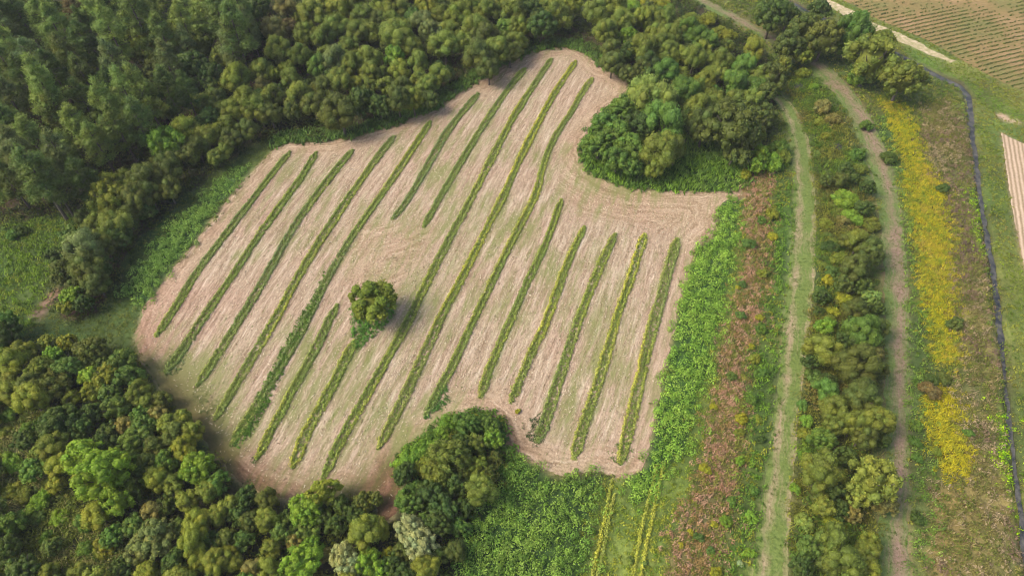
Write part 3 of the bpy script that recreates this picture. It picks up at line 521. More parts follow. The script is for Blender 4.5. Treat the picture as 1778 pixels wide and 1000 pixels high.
def plants(pts, style, h, r, nl, ls, colr, rng=RNG):
    """pts (N,3); returns verts, colours"""
    N = len(pts); n = N * nl; P = np.repeat(pts, nl, 0); sc = np.repeat(rng.uniform(.6, 1.25, N), nl)
    c = np.repeat(colr * rng.uniform(.82, 1.18, (N, 1)), nl, 0) * rng.uniform(.75, 1.25, (n, 1))
    if style == 'bush':
        d = rnd_dirs(n, .15, rng); rr = rng.uniform(.65, 1.02, n) * sc
        cen = P + d * np.c_[r * rr, r * rr, h * rr]; nr = d + rng.normal(size=(n, 3)) * .38
        V = quads(cen, nr, ls * .5 * rng.uniform(.7, 1.3, n), .6, rng)
    else:
        az = rng.uniform(0, 2 * np.pi, n); lean = rng.uniform(.1, .9, n)
        b = P + np.c_[rng.normal(size=(n, 2)) * r * .45, np.zeros(n)]
        t = np.c_[np.cos(az) * lean, np.sin(az) * lean, np.ones(n)]; t /= np.linalg.norm(t, axis=1)[:, None]
        L = (h * sc * rng.uniform(.5, 1.1, n)); cen = b + t * (L * .55)[:, None]
        nr = np.c_[np.cos(az) , np.sin(az), lean * 1.2] * 1.0; nr[:, 2] = 1.1
        V = quads(cen, nr, L * .5, np.clip(ls * .16 / (L * .5), .08, .6)[:, None], rng, tang=t)
    return V, np.repeat(c, 4, 0)
def plant_obj(name, pts, style, h, r, nl, ls, colr, parent=None):
    if style == 'mix':
        m = RNG.random(len(pts)) < .5
        V1, c1 = plants(pts[m], 'bush', h, r, nl, ls, colr[m]); V2, c2 = plants(pts[~m], 'grass', h, r, nl, ls, colr[~m])
        V = np.r_[V1, V2]; c = np.r_[c1, c2]
    else: V, c = plants(pts, style, h, r, nl, ls, colr)
    return mk(name, V, np.arange(len(V)).reshape(-1, 4), 4, M_COVER, c, parent=parent)

# scatter over the seen ground
fr = poly([(-110,-80),(1890,-80),(1890,1190),(-110,1190)])
N0 = 9.0
area = (fr[:, 0].max() - fr[:, 0].min()) * (fr[:, 1].max() - fr[:, 1].min()); n = int(area * N0)
qx = RNG.uniform(fr[:, 0].min(), fr[:, 0].max(), n); qy = RNG.uniform(fr[:, 1].min(), fr[:, 1].max(), n)
m = inside(fr, qx, qy); qx, qy = qx[m], qy[m]
qi0 = regidx(qx, qy); jj = RNG.normal(size=(2, len(qx))) * 1.1; qi = regidx(qx + jj[0], qy + jj[1]); qz = gz(qx, qy)
near = np.minimum(segdist(P_T1, qx, qy), segdist(P_T2, qx, qy)) < .55
qi = np.where((qi0 < 100) | ((qi0 == 100) & (segdist(FIELD, qx, qy) < 2.6 * (fbm(qx * .5, qy * .5, 71) - .28))) | (np.isin(qi0, (101, 102)) & near), qi, qi0)
ranks = RNG.random(len(qx))
for i, r in enumerate(REG):
    dn = r['dens'] / N0 * (.55 + .9 * fbm(qx * .25, qy * .25, 60 + i)) if r['lump'] > .1 else r['dens'] / N0
    m = (qi == i) & (ranks < dn)
    pts = np.c_[qx[m], qy[m], qz[m] - .02]
    if not len(pts): continue
    hh = r['h']
    o = plant_obj(r['name'], pts, r['style'], hh, r['r'], r['nl'], r['ls'], pick(r['pal'], len(pts), pts[:, 0], pts[:, 1], r['lump']))
    tag(o, r['label'], r['cat'], kind='stuff')
# tall grass verge along the wooded edges of the field
dF = segdist(FIELD, qx, qy); pxq, pyq = topx(qx, qy)
m = (qi != 100) & (qi < 100) & (dF < 4.2) & (ranks < .45) & (((pyq < 260) & (pxq > 470) & (pxq < 1130)) | ((pyq > 690) & (pxq > 660) & (pxq < 900) & (pyq < 830)))
pts = np.c_[qx[m], qy[m], qz[m]]
tag(plant_obj('edge_grass', pts, 'grass', 1.3, .5, 9, .8, pick([S(86,116,42), S(100,130,48), S(70,98,38)], len(pts), pts[:, 0], pts[:, 1], .5)),
    'tall bright green grass fringing the wood at the edge of the mown field', 'grass', kind='stuff')
m = np.isin(qi0, (101, 102)) & (ranks < .35); pts = np.c_[qx[m], qy[m], qz[m] + .03]
tag(plant_obj('track_grass', pts, 'grass', .22, .3, 7, .22, pick([S(92,112,50), S(112,124,60), S(82,102,44)], len(pts), pts[:, 0], pts[:, 1], .5)), 'short grass tufts growing on the two tracks', 'grass', kind='stuff')
# grass patches inside the field
for nm, lb, P, cl, h in GRN:
    m = inside(P, qx, qy) & (ranks < .75); pts = np.c_[qx[m], qy[m], qz[m] + .05]; c0 = np.array(S(*cl))
    o = plant_obj(nm, pts, 'grass', h, .35, 8, .5, c0 * RNG.uniform(.8, 1.2, (len(pts), 1))); tag(o, lb, 'grass', kind='stuff')
# straw litter and regrowth on the field
n = 75000
x = RNG.uniform(FIELD[:, 0].min(), FIELD[:, 0].max(), n); y = RNG.uniform(FIELD[:, 1].min(), FIELD[:, 1].max(), n)
m = inside(FIELD, x, y); x, y = x[m], y[m]; n = len(x)
v = rowv(x, y); keep = RNG.random(n) < np.clip((segdist(FIELD, x, y) - .6) / 5, .0, 1) * (.25 + 1.1 * fbm(v * .9, (x * RD[0] + y * RD[1]) * .08, 88)); x, y = x[keep], y[keep]; n = len(x)
an = math.atan2(RD[1], RD[0]) + RNG.normal(size=n) * .8
tg = np.c_[np.cos(an), np.sin(an), RNG.normal(size=n) * .12]; nr = np.c_[RNG.normal(size=(n, 2)) * .3, np.ones(n)]
V = quads(np.c_[x, y, gz(x, y) + .12], nr, RNG.uniform(.08, .28, n), RNG.uniform(.14, .34, n)[:, None], tang=tg)
cp_ = np.array([S(204,192,164), S(188,174,144), S(170,150,122), S(122,102,80), S(112,124,66)]); c = cp_[RNG.choice(5, n, p=[.38, .27, .15, .12, .08])]
tag(mk('straw_litter', V, np.arange(len(V)).reshape(-1, 4), 4, M_COVER, np.repeat(c, 4, 0)), 'pale mown straw lying loose over the striped field', 'straw', kind='stuff')

# strips: two lines of plants each
YEL = np.array(S(196, 194, 76)); GRY = np.array(S(134, 150, 102)); GRE = np.array(S(134, 160, 70)); OLV = np.array(S(162, 172, 84))
def strip(points, width, yel, grey, label, name='crop_row', cat='crop row', group='crop strips left standing in the mown field', h=.48, lines=2, seed=1):
    rng = np.random.default_rng(seed); q = resample(poly(points), .16); n = len(q)
    t = np.gradient(q, axis=0); t /= np.linalg.norm(t, axis=1)[:, None] + 1e-9; nn = np.c_[-t[:, 1], t[:, 0]]
    s = np.arange(n) * .16; allp = []; allc = []
    pxs, pys = topx(q[:, 0], q[:, 1])
    taper = np.clip(np.minimum(s, s[-1] - s) / 1.6, .3, 1)
    wv = width * (.82 + .75 * fbm(s * .10, s * 0, seed)) * taper
    for li in ((-1, 1) if lines == 2 else (0,)):
        off = li * wv * .30 + rng.normal(size=n) * .10 + (fbm(s * .4, s * 0 + li * 3, seed + 21) - .5) * .22
        p = q + nn * off[:, None]
        k1 = fbm(s * .06, s * 0 + li, seed + 3); k2 = fbm(s * .05, s * 0 + 7, seed + 8)
        fy = np.clip(yel * (1.3 if li > 0 else .7) + (k1 - .5) * 1.4, 0, 1)[:, None]; fg = np.clip(grey + (k2 - .5) * 1.6, 0, 1)[:, None]
        c = (GRE * .6 + OLV * .4) * (1 - fy) + YEL * fy; c = c * (1 - fg * .75) + GRY * fg * .75
        allp.append(np.c_[p, gz(p[:, 0], p[:, 1]) + .04]); allc.append(c)
    if lines == 2:                                            # low growth between the two lines
        for _ in range(4): p = q + nn * (rng.uniform(-.36, .36, n) * wv)[:, None]; allp.append(np.c_[p, gz(p[:, 0], p[:, 1]) - .12]); allc.append(np.tile(GRE * .5 + OLV * .25, (n, 1)) * rng.uniform(.8, 1.1, (n, 1)))
    P = np.concatenate(allp); cl = np.concatenate(allc)
    m = rng.random(len(P)) > np.clip((fbm(P[:, 0] * .6, P[:, 1] * .6, seed) - .66) * 4, 0, .45); P, cl = P[m], cl[m]; P[:, 2] += rng.normal(size=len(P)) * .08
    V, c = plants(P, 'bush', h, .32, 14, .21, cl, rng)
    o = mk(name, V, np.arange(len(V)).reshape(-1, 4), 4, M_COVER, c); return tag(o, label, cat, group)
for i, (ri_, pts, w, ye, gy_, lb) in enumerate(ROWS): strip(pts, w, ye, gy_, lb, seed=100 + i)
LOW = [([(1063,833),(1052,890),(1040,945),(1026,1010)], 'thin yellowish plant line in the olive meadow, leftmost of the four below the field'),
       ([(1068,858),(1058,900),(1048,950),(1036,1010)], 'thin yellowish plant line in the olive meadow, second from the left below the field'),
       ([(1140,808),(1128,860),(1112,930),(1097,1010)], 'thin yellowish plant line in the olive meadow, second from the right below the field'),
       ([(1153,804),(1142,850),(1126,930),(1110,1010)], 'thin yellowish plant line in the olive meadow, rightmost of the four below the field')]
for i, (pts, lb) in enumerate(LOW): strip(pts, .5, .9, .0, lb, 'crop_row', 'crop row', 'thin plant lines in the olive meadow', .6, 1, 300 + i)
# young crop rows of the field in the upper right
bx0, bx1, by0, by1 = P_CROP[:, 0].min(), P_CROP[:, 0].max(), P_CROP[:, 1].min(), P_CROP[:, 1].max()
cd = np.array(at(1720, 62)[:2]) - np.array(at(1600, 90)[:2]); cd /= np.linalg.norm(cd); cn = np.array([-cd[1], cd[0]])
O0 = np.array(at(1640, 60)[:2]); L_ = []
for kx in range(-45, 60):
    s = np.arange(-130, 130, .5); p = O0 + cn * kx * 1.6 + cd * s[:, None]; L_.append(p + RNG.normal(size=p.shape) * .06)
p = np.concatenate(L_); m = inside(P_CROP, p[:, 0], p[:, 1]) & inside(fr, p[:, 0], p[:, 1]); p = p[m]
m = RNG.random(len(p)) < np.clip(3.1 - 4.2 * fbm(p[:, 0] * .05, p[:, 1] * .05, 90), .15, 1); p = p[m]
tag(plant_obj('young_crop', np.c_[p, gz(p[:, 0], p[:, 1])], 'bush', .5, .30, 11, .30, pick([S(84,104,46), S(100,114,54), S(74,92,44)], len(p), p[:, 0], p[:, 1], .3)),
    'fine rows of low olive green crop in the upper right field', 'crop', kind='stuff')

# ------------------------------------------------------------------ trees
def ico(sub=1):
    import bmesh
    bm = bmesh.new(); bmesh.ops.create_icosphere(bm, subdivisions=sub, radius=1); v = np.array([q.co[:] for q in bm.verts]); f = np.array([[l.index for l in q.verts] for q in bm.faces]); bm.free(); return v, f
IV, IF = ico(2)
def crown_mesh(kind, seed):
    """unit crown: diameter 1.  returns mesh, crown-centre height, total height"""
    rng = np.random.default_rng(seed); puffs = []                # (centre, radius, flat)
    if kind == 'W':        # billowing rounded puffs
        zc, hz = .72, .50; npf = 38
        for i in range(npf):
            d = rnd_dirs(1, -.25, rng)[0] if i > 5 else rng.normal(size=3) * .4
            d = np.array(d); d[2] = d[2] if rng.random() > .25 else -abs(d[2]) * .5
            rr = rng.uniform(.55, .80); r = rng.uniform(.085, .185)
            puffs.append((np.array([d[0] * .5 * rr, d[1] * .5 * rr, zc + d[2] * hz * rr]), r, rng.uniform(1.0, 1.25)))
        nleaf, ls, asp, jit = 250, .020, .6, .40
    elif kind == 'B':      # broadleaf with many small lumpy shoots
        zc, hz = .62, .44; npf = 60
        lob = rng.normal(size=(5, 3)); lob /= np.linalg.norm(lob, axis=1)[:, None]
        for i in range(npf):
            d = rnd_dirs(1, -.2, rng)[0]; d[2] = d[2] if rng.random() > .25 else -d[2] * .6
            bump = .80 + .22 * np.max(lob @ d)
            rr = rng.uniform(.72, .95) * bump; r = rng.uniform(.06, .12)
            puffs.append((np.array([d[0] * .5 * rr, d[1] * .5 * rr, zc + d[2] * hz * rr]), r, 1.0))
        puffs.append((np.array([0, 0, zc - .02]), .30, 1.1))
        nleaf, ls, asp, jit = 110, .026, .6, .6
    elif kind == 'P':      # pine: tufts at the ends of tiers of branches
        zc, hz = 1.55, .75
        for tier in range(9):
            f = tier / 8.; z = .95 + f * 1.25; rad = .5 * (1 - f ** 1.7 * .85) * rng.uniform(.8, 1.1) * (.75 if tier < 2 else 1)
            for j in range(rng.integers(4, 7) if tier < 8 else 1):
                a = rng.uniform(0, 6.283); q = rng.uniform(.5, 1) * rad
                puffs.append((np.array([math.cos(a) * q, math.sin(a) * q, z + rng.normal() * .05]), rng.uniform(.10, .17), rng.uniform(.6, .9)))
        puffs.append((np.array([0, 0, 2.25]), .11, 1.4))
        nleaf, ls, asp, jit = 165, .034, .22, .75
    elif kind == 'S':      # feathery, narrow upright sprays
        zc, hz = .75, .52
        for i in range(44):
            d = rnd_dirs(1, -.2, rng)[0]; rr = rng.uniform(.5, .85)
            puffs.append((np.array([d[0] * .5 * rr, d[1] * .5 * rr, zc + d[2] * hz * rr]), rng.uniform(.09, .14), 1.5))
        nleaf, ls, asp, jit = 130, .040, .22, .7
    else:                  # 'H' low shrub, branching from the ground
        zc, hz = .34, .34
        for i in range(20):
            d = rnd_dirs(1, .0, rng)[0]; rr = rng.uniform(.5, .85)
            puffs.append((np.array([d[0] * .5 * rr, d[1] * .5 * rr, .22 + d[2] * hz * rr]), rng.uniform(.10, .18), 1.0))
        nleaf, ls, asp, jit = 120, .040, .5, .6
    Vs, Fs, Cs = [], [], []; off = 0
    cx = np.array([0, 0, zc])
    for c, r, fl in puffs:
        sv = 1 + rng.uniform(-.16, .16); hue = rng.uniform(-.10, .12)
        pc = np.array([sv * (1 + hue), sv, sv * (1 - hue)])
        n = int(nleaf * (r / .14) ** 1.3) if kind != 'B' or r < .2 else 150
        d = rng.normal(size=(n, 3)); d /= np.linalg.norm(d, axis=1)[:, None]
        lowf = 1 + .16 * np.sin(d @ rng.normal(size=3) * 5 + rng.uniform(0, 6)) + .10 * np.sin(d @ rng.normal(size=3) * 9)
        cen = c + d * np.array([1, 1, fl]) * r * (lowf * rng.uniform(.86, 1.08, n))[:, None]
        nr = d + rng.normal(size=(n, 3)) * jit
        tg = None
        if kind == 'S': tg = d * .5 + np.array([0, 0, 1.0]) + rng.normal(size=(n, 3)) * .3
        if kind == 'P': tg = d + np.array([0, 0, .6]) + rng.normal(size=(n, 3)) * .4; nr = rng.normal(size=(n, 3)) + np.array([0, 0, .8])
        V = quads(cen, nr, ls * rng.uniform(.7, 1.3, n), asp, rng, tang=tg)
        lc = pc * rng.uniform(.78, 1.22, (n, 1))
        Vs.append(V); Fs.append(np.arange(len(V)).reshape(-1, 4) + off); Cs.append(np.repeat(lc, 4, 0)); off += len(V)
        if True:
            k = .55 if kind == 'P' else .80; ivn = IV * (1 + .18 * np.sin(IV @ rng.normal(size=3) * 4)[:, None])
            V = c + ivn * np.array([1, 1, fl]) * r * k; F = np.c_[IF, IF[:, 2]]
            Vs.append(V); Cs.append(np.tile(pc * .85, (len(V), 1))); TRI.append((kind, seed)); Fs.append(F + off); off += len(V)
    V = np.concatenate(Vs); F = np.concatenate(Fs); Cc = np.concatenate(Cs)
    return V, F, Cc, zc
TRI = []
def mesh_mixed(name, V, F, col, mat):
    """faces given as quads; repeated last index = triangle"""
    me = bpy.data.meshes.new(name); tri = F[:, 2] == F[:, 3]; cnt = np.where(tri, 3, 4); start = np.r_[0, np.cumsum(cnt)[:-1]]
    flat = F.ravel()[np.c_[np.ones((len(F), 3), bool), ~tri].ravel()]
    me.vertices.add(len(V)); me.vertices.foreach_set('co', V.astype(np.float32).ravel())
    me.loops.add(len(flat)); me.loops.foreach_set('vertex_index', flat.astype(np.int32))
    me.polygons.add(len(F)); me.polygons.foreach_set('loop_start', start.astype(np.int32))
    a = me.color_attributes.new('Col', 'FLOAT_COLOR', 'POINT'); a.data.foreach_set('color', np.c_[col, np.ones(len(col))].astype(np.float32).ravel())
    me.update(calc_edges=True); me.validate(); me.materials.append(mat); return me
def limb(V, F, p0, p1, r0, r1, n=7, bend=None):
    p0, p1 = Vector(p0), Vector(p1); K = 4; base = len(V); ax = (p1 - p0).normalized(); u = ax.orthogonal().normalized(); w = ax.cross(u)
    for i in range(K + 1):
        t = i / K; c = p0.lerp(p1, t) + (Vector(bend) * math.sin(t * math.pi) if bend else Vector()); r = r0 + (r1 - r0) * t
        if i == 0: r *= 1.25
        for j in range(n):
            a = 2 * math.pi * j / n; V.append(tuple(c + u * math.cos(a) * r + w * math.sin(a) * r))
    for i in range(K):
        for j in range(n):
            a = base + i * n + j; b = base + i * n + (j + 1) % n; F.append((a, b, b + n, a + n))
def trunk_mesh(kind, seed):
    rng = random.Random(seed); V, F = [], []
    if kind == 'P':
        limb(V, F, (0, 0, -.05), (.02, .01, 2.2), .038, .010)
        for i in range(12):
            z = .95 + i * .1; a = rng.uniform(0, 6.28); q = .36 * (1 - (i / 14) ** 2); limb(V, F, (0, 0, z), (math.cos(a) * q, math.sin(a) * q, z + .06), .010, .004, 5)
    elif kind == 'H':
        for i in range(6):
            a = i * 1.05 + rng.random(); limb(V, F, (math.cos(a) * .03, math.sin(a) * .03, -.03), (math.cos(a) * .3, math.sin(a) * .3, .32), .014, .005, 5)
    else:
        zt = .45; limb(V, F, (0, 0, -.05), (.01, .02, zt), .040, .026, bend=(.02, 0, 0))
        for i in range(6):
            a = i * 1.05 + rng.random() * .6; q = rng.uniform(.2, .36); limb(V, F, (.01, .02, zt - .06 + .02 * i), (math.cos(a) * q, math.sin(a) * q, zt + rng.uniform(.2, .5)), .020, .006, 6)
    me = bpy.data.meshes.new('trunk'); me.from_pydata(V, [], F); me.materials.append(M_BARK)
    me.polygons.foreach_set('use_smooth', np.ones(len(F), bool)); return me
PROTO = {}; RAW = {}
def thin(V, F, Cc, frac=.34, grow=1.6):
    """fewer, larger leaves for the small trees that are merged into one canopy"""
    rng = np.random.default_rng(5); tri = F[:, 2] == F[:, 3]; L = F[~tri]; L = L[rng.random(len(L)) < frac]
    q = V[L]; q = q.mean(1, keepdims=True) + (q - q.mean(1, keepdims=True)) * grow
    T_ = F[tri]; ids, inv = np.unique(T_, return_inverse=True); inv = inv.reshape(T_.shape)
    return np.r_[q.reshape(-1, 3), V[ids]], np.r_[np.arange(len(L) * 4).reshape(-1, 4), inv + len(L) * 4], np.r_[Cc[L].reshape(-1, 3), Cc[ids]]
for kd, nvar in (('W', 6), ('B', 5), ('P', 5), ('S', 2), ('H', 4)):
    PROTO[kd] = []
    for i in range(nvar):
        V, F, Cc, zc = crown_mesh(kd, 1000 + ord(kd) * 10 + i)
        RAW.setdefault(kd, []).append(thin(V, F, Cc)); PROTO[kd].append((mesh_mixed('crown', V, F, Cc, M_LEAF), trunk_mesh(kd, i + ord(kd)), zc))
TINT = {  # name: (albedo, word)
 'o': ((108, 114, 46), 'olive'), 'd': ((84, 90, 42), 'dark olive'), 'y': ((122, 124, 42), 'yellow green'), 'g': ((86, 112, 46), 'mid green'),
 'k': ((66, 82, 38), 'dark green'), 't': ((82, 104, 50), 'blue green'), 'c': ((132, 114, 56), 'ochre'), 'Y': ((158, 148, 34), 'bright yellow'),
 'q': ((104, 112, 70), 'grey green'), 's': ((146, 150, 112), 'pale silvery'), 'b': ((112, 90, 54), 'brownish'), 'G': ((108, 136, 44), 'bright green'),
 'p': ((94, 108, 54), 'soft green'), 'P': ((116, 130, 64), 'light green')}
# tree lists: tile origin, then (x, y, width, kind, tint) in tile pixels (tile scale 2.942)
TS = 2.942
T = {}
T[(0, 0)] = """70,225,150,P,P 30,90,150,P,p 105,70,140,P,p 200,80,150,P,P 290,150,150,P,P 370,70,120,P,b 180,300,170,P,q 40,340,160,P,p 240,480,200,P,P 590,200,150,P,P 600,320,150,P,q 690,50,160,P,p
490,60,140,P,P 430,520,130,P,p 540,550,150,P,P 400,620,160,P,P 480,690,150,P,P 660,520,160,P,P 740,470,170,P,P 60,620,170,P,p 140,690,160,P,P 170,870,200,P,p 30,480,150,P,q 300,800,140,P,q
850,50,150,P,p 940,120,120,P,P 1010,130,120,P,P 1110,60,160,P,p 1200,160,160,P,p 1240,60,130,P,P 1160,200,140,P,q 830,170,130,P,p 570,40,130,P,k 420,200,150,P,k 340,270,140,P,d
300,390,150,P,k 110,420,150,P,k 440,400,140,P,d 540,420,130,P,k 290,590,140,P,d 600,640,150,P,p 700,640,140,P,p 860,480,130,P,k 950,470,110,P,k 380,880,150,P,k 60,780,160,P,q 20,880,150,P,d 260,930,140,P,p
710,230,130,B,y 790,290,150,B,o 900,190,120,B,y 1040,240,140,B,o 620,410,100,B,c 980,340,150,B,k 1080,390,130,B,k 290,250,90,B,c 1210,250,150,B,k 820,370,130,B,d 40,560,110,B,c 1290,200,110,B,k 1300,60,120,B,k
950,650,150,W,y 850,740,170,B,G 1060,600,110,B,t 1070,700,120,W,o 1140,560,90,W,o 1120,550,70,W,c 1200,390,150,W,y 1270,530,140,W,o 1200,570,120,W,o 1180,700,110,W,d 560,960,130,B,y 750,920,160,W,d 690,960,110,W,o
870,860,140,W,d 960,800,110,W,d 1010,760,110,W,d 1040,530,100,W,o 1160,640,100,W,o 1260,660,110,W,d 1250,400,90,W,o"""
T[(440, 0)] = """110,160,120,W,c 180,150,100,W,b 290,70,150,W,o 270,170,120,W,o 420,140,130,W,o 440,50,120,W,y 360,200,110,W,o 120,260,130,W,o 240,290,110,W,o 40,350,120,W,o 100,385,80,W,y
170,350,90,W,y 40,430,80,W,c 30,560,130,W,o 100,490,120,W,o 200,400,110,W,o 240,480,140,W,o 320,340,110,W,g 300,530,130,W,d 420,310,130,W,q 440,420,130,W,o 530,170,120,W,o 600,180,100,W,o
560,80,130,W,o 640,30,130,W,o 730,40,140,W,o 700,110,110,W,o 580,290,130,W,o 520,430,90,W,y 600,370,110,W,o 590,440,90,W,o 680,440,100,W,o 715,300,120,B,G 740,360,110,W,y
740,180,170,W,o 800,240,120,W,o 820,100,100,W,t 870,120,120,W,q 880,30,120,W,y 840,330,110,W,o 850,400,100,W,o 910,420,100,W,o 950,380,110,W,o 870,450,110,W,o 900,510,100,W,d 820,520,110,W,o
740,520,130,W,d 760,450,110,W,d 440,570,180,W,d 540,520,150,B,k 640,550,120,B,k 1040,90,120,W,y 960,80,110,W,o 980,230,150,W,o 1010,160,110,W,o 1110,40,110,W,o 1190,60,120,W,o 1130,160,150,W,o
1190,200,130,W,d 1240,250,140,W,o 1160,290,150,W,d 1200,350,120,W,d 1300,150,110,B,g 1290,30,110,W,o 1080,230,120,W,o 20,170,110,B,k 30,50,120,B,k 360,30,110,W,o 160,40,120,W,c 480,250,110,W,o 90,590,110,W,d
200,570,100,W,d 380,380,100,B,k 480,20,110,W,o 910,180,120,B,q 1060,10,110,W,o 650,120,110,W,d 510,340,110,W,o 350,460,110,W,d"""
T[(880, 0)] = """40,60,130,W,o 60,150,110,W,y 250,70,130,W,o 320,40,110,W,y 290,110,100,W,o 170,140,140,B,k 50,215,110,W,o 130,60,110,B,k 20,270,110,W,d 460,70,130,W,o 540,50,130,W,o 590,110,140,W,o
500,180,120,W,o 540,250,110,W,d 620,185,110,B,G 540,320,120,W,d 690,110,110,W,y 760,90,110,W,o 820,110,110,W,o 690,260,130,W,o 760,170,110,W,o 820,190,120,W,o 800,240,110,W,o 880,150,100,W,o
930,150,110,W,g 985,190,120,W,g 730,330,110,W,k 830,280,110,W,o 890,290,90,W,y 950,300,120,W,o 820,370,120,W,g 890,380,90,W,y 1000,260,90,W,y 1030,215,100,W,g 1030,100,100,H,y 1100,310,130,W,o
1080,370,100,W,o 1010,410,110,W,y 900,470,140,W,g 960,470,110,W,o 1150,430,120,W,g 1040,500,110,W,o 1160,520,120,W,o 1240,520,130,W,o 1200,350,120,W,g 1260,440,110,W,g 1300,390,110,W,o 1265,260,110,W,y
980,570,150,W,o 1060,560,120,W,o 1150,660,260,B,d 1010,660,160,W,d 1240,700,150,B,d 900,610,110,B,k 1160,770,150,B,d 1290,620,120,B,d 740,500,210,S,P 800,620,200,S,g 600,560,130,B,g
510,640,140,B,g 470,730,150,B,g 560,700,150,B,g 620,770,150,B,g 560,820,130,B,g 780,760,190,W,o 860,770,120,W,o 750,850,110,W,y 640,860,100,B,g 680,650,160,B,k 640,280,110,B,k 620,380,90,W,d 690,370,90,W,d
480,110,90,W,o 720,400,100,B,k 850,540,120,B,k 760,240,90,W,d 1290,790,90,B,G 1270,850,80,B,G 800,15,60,H,Y 720,15,80,H,Y 640,30,90,H,G 940,90,80,H,o 1090,160,80,H,y 1140,180,70,H,y 1220,890,60,H,Y"""
T[(1320, 0)] = """60,90,170,B,k 40,30,100,B,k 140,80,120,B,k 230,160,150,B,d 330,190,200,B,d 470,170,170,S,g 420,240,110,B,g 300,60,110,B,k 150,250,150,B,d 215,285,100,B,y 570,300,240,B,o 620,230,120,B,o
520,370,120,B,g 730,400,200,B,o 838,395,55,H,k 50,400,130,B,d 20,470,110,B,d 110,340,90,B,o 20,590,120,B,d 320,540,90,H,c 375,600,70,H,c 305,620,55,H,y 490,400,90,H,G 290,780,45,H,P 510,860,70,H,o
350,690,60,H,y 215,370,70,H,y 270,440,50,H,G 240,280,90,H,y 100,750,110,H,g 60,830,110,H,G 120,790,90,H,y 940,960,60,H,k 540,640,70,H,g 500,780,80,H,g 660,800,80,H,k"""
T[(0, 330)] = """40,760,150,B,k 20,690,130,B,g 360,230,110,B,t 430,310,190,W,q 530,290,130,W,d 450,420,160,W,d 380,490,90,W,d 490,480,130,W,d 590,170,160,W,o 560,60,180,B,y 690,60,140,W,d 650,120,120,W,d
490,110,100,H,P 370,540,110,B,G 340,590,90,B,y 290,340,100,B,k 770,30,120,W,d 860,0,120,W,d 600,240,130,B,k 640,190,110,B,k 310,440,90,B,d 740,110,100,B,k 430,580,90,B,k 520,390,120,B,k
350,780,90,B,y 460,820,150,B,d 270,850,100,B,G 350,910,120,B,t 620,880,140,B,t 660,960,120,B,t 120,830,120,W,o 60,880,150,W,y 560,950,120,B,o 450,960,120,B,G 200,930,120,B,o 150,1000,130,W,d 40,990,120,W,o
520,900,110,B,k 300,960,110,B,d 240,780,90,B,o 100,200,70,H,k 60,230,60,H,g"""
T[(0, 660)] = """60,70,130,W,o 160,110,160,W,y 300,40,130,B,d 310,210,170,B,k 480,50,120,B,y 570,70,110,B,t 590,150,120,B,t 700,60,120,W,o 745,110,100,W,o 830,100,90,W,d 640,230,90,W,c 680,310,150,B,t
740,240,110,B,t 805,180,90,W,c 860,220,110,W,o 930,195,100,W,o 990,260,110,W,o 900,270,110,W,d 790,340,110,W,d 870,310,100,W,d 760,420,100,W,d 860,420,120,B,g 310,430,130,W,y 430,400,190,B,G 540,500,240,B,G
640,420,120,B,g 610,600,170,B,G 440,520,130,B,y 290,530,90,W,y 1000,450,160,B,G 1100,530,130,B,g 890,530,110,W,o 960,620,110,W,o 1060,570,110,W,o 1010,730,150,W,y 1110,690,110,W,o 1170,640,110,W,o
990,830,150,W,y 1020,910,120,W,y 1100,940,130,W,o 1180,900,120,W,o 1240,820,110,B,t 790,820,180,B,q 710,880,130,B,q 690,740,120,B,t 850,760,110,B,q 900,920,130,B,k 1290,960,110,W,c 1280,720,100,W,d 1160,810,100,W,d
580,800,110,B,g 920,750,110,B,k 850,640,100,B,k 780,670,110,W,c 700,560,120,B,k 560,260,110,B,k 420,250,110,B,k 60,170,90,H,g 140,250,90,H,g 60,420,110,H,G 200,620,110,H,G 130,690,100,H,g 190,700,80,H,t
300,700,90,H,G 420,720,100,H,g 520,850,110,H,y 60,560,90,H,y 440,860,90,H,g 240,300,90,H,y 1220,690,110,B,k 1250,600,110,B,k 720,470,110,B,k 1080,820,110,B,k"""
T[(440, 660)] = """60,600,110,W,d 60,710,120,W,o 260,660,160,B,G 350,580,150,B,y 150,780,120,B,t 270,770,120,B,t 90,860,100,W,o 60,960,120,W,o 205,830,80,W,c 230,930,190,B,G 310,880,120,B,G 370,890,80,W,c
500,690,110,B,k 560,630,110,B,d 610,610,90,B,d 570,770,170,W,o 640,760,110,W,o 460,900,130,B,s 500,960,120,B,s 590,930,130,B,G 690,890,70,B,Y 800,760,150,B,s 860,850,160,B,s 880,960,130,W,y
800,620,130,B,g 910,590,150,B,k 970,650,150,B,k 960,730,130,B,k 430,640,110,B,k 420,740,110,B,k 700,950,120,B,k 780,980,110,B,k 660,970,100,B,G 930,900,120,B,k 940,490,130,B,o 340,700,110,B,k
990,400,180,B,o 930,460,130,B,o 1060,330,110,B,k 1140,440,110,B,y 1150,560,160,W,o 1200,230,100,B,g 1225,300,100,B,G 1080,220,120,B,g 1140,330,120,B,o 870,350,120,H,G 790,380,110,H,G 960,280,100,H,G
870,450,110,H,y 1210,480,90,B,d 760,430,80,H,G 820,560,110,H,g 1040,540,120,B,k 1000,210,90,H,G 1060,480,110,B,d 1230,400,80,B,d 900,310,100,H,g 1170,200,80,H,g 1080,640,110,B,k 1060,740,110,B,g"""
T[(440, 330)] = "608,565,215,B,L"
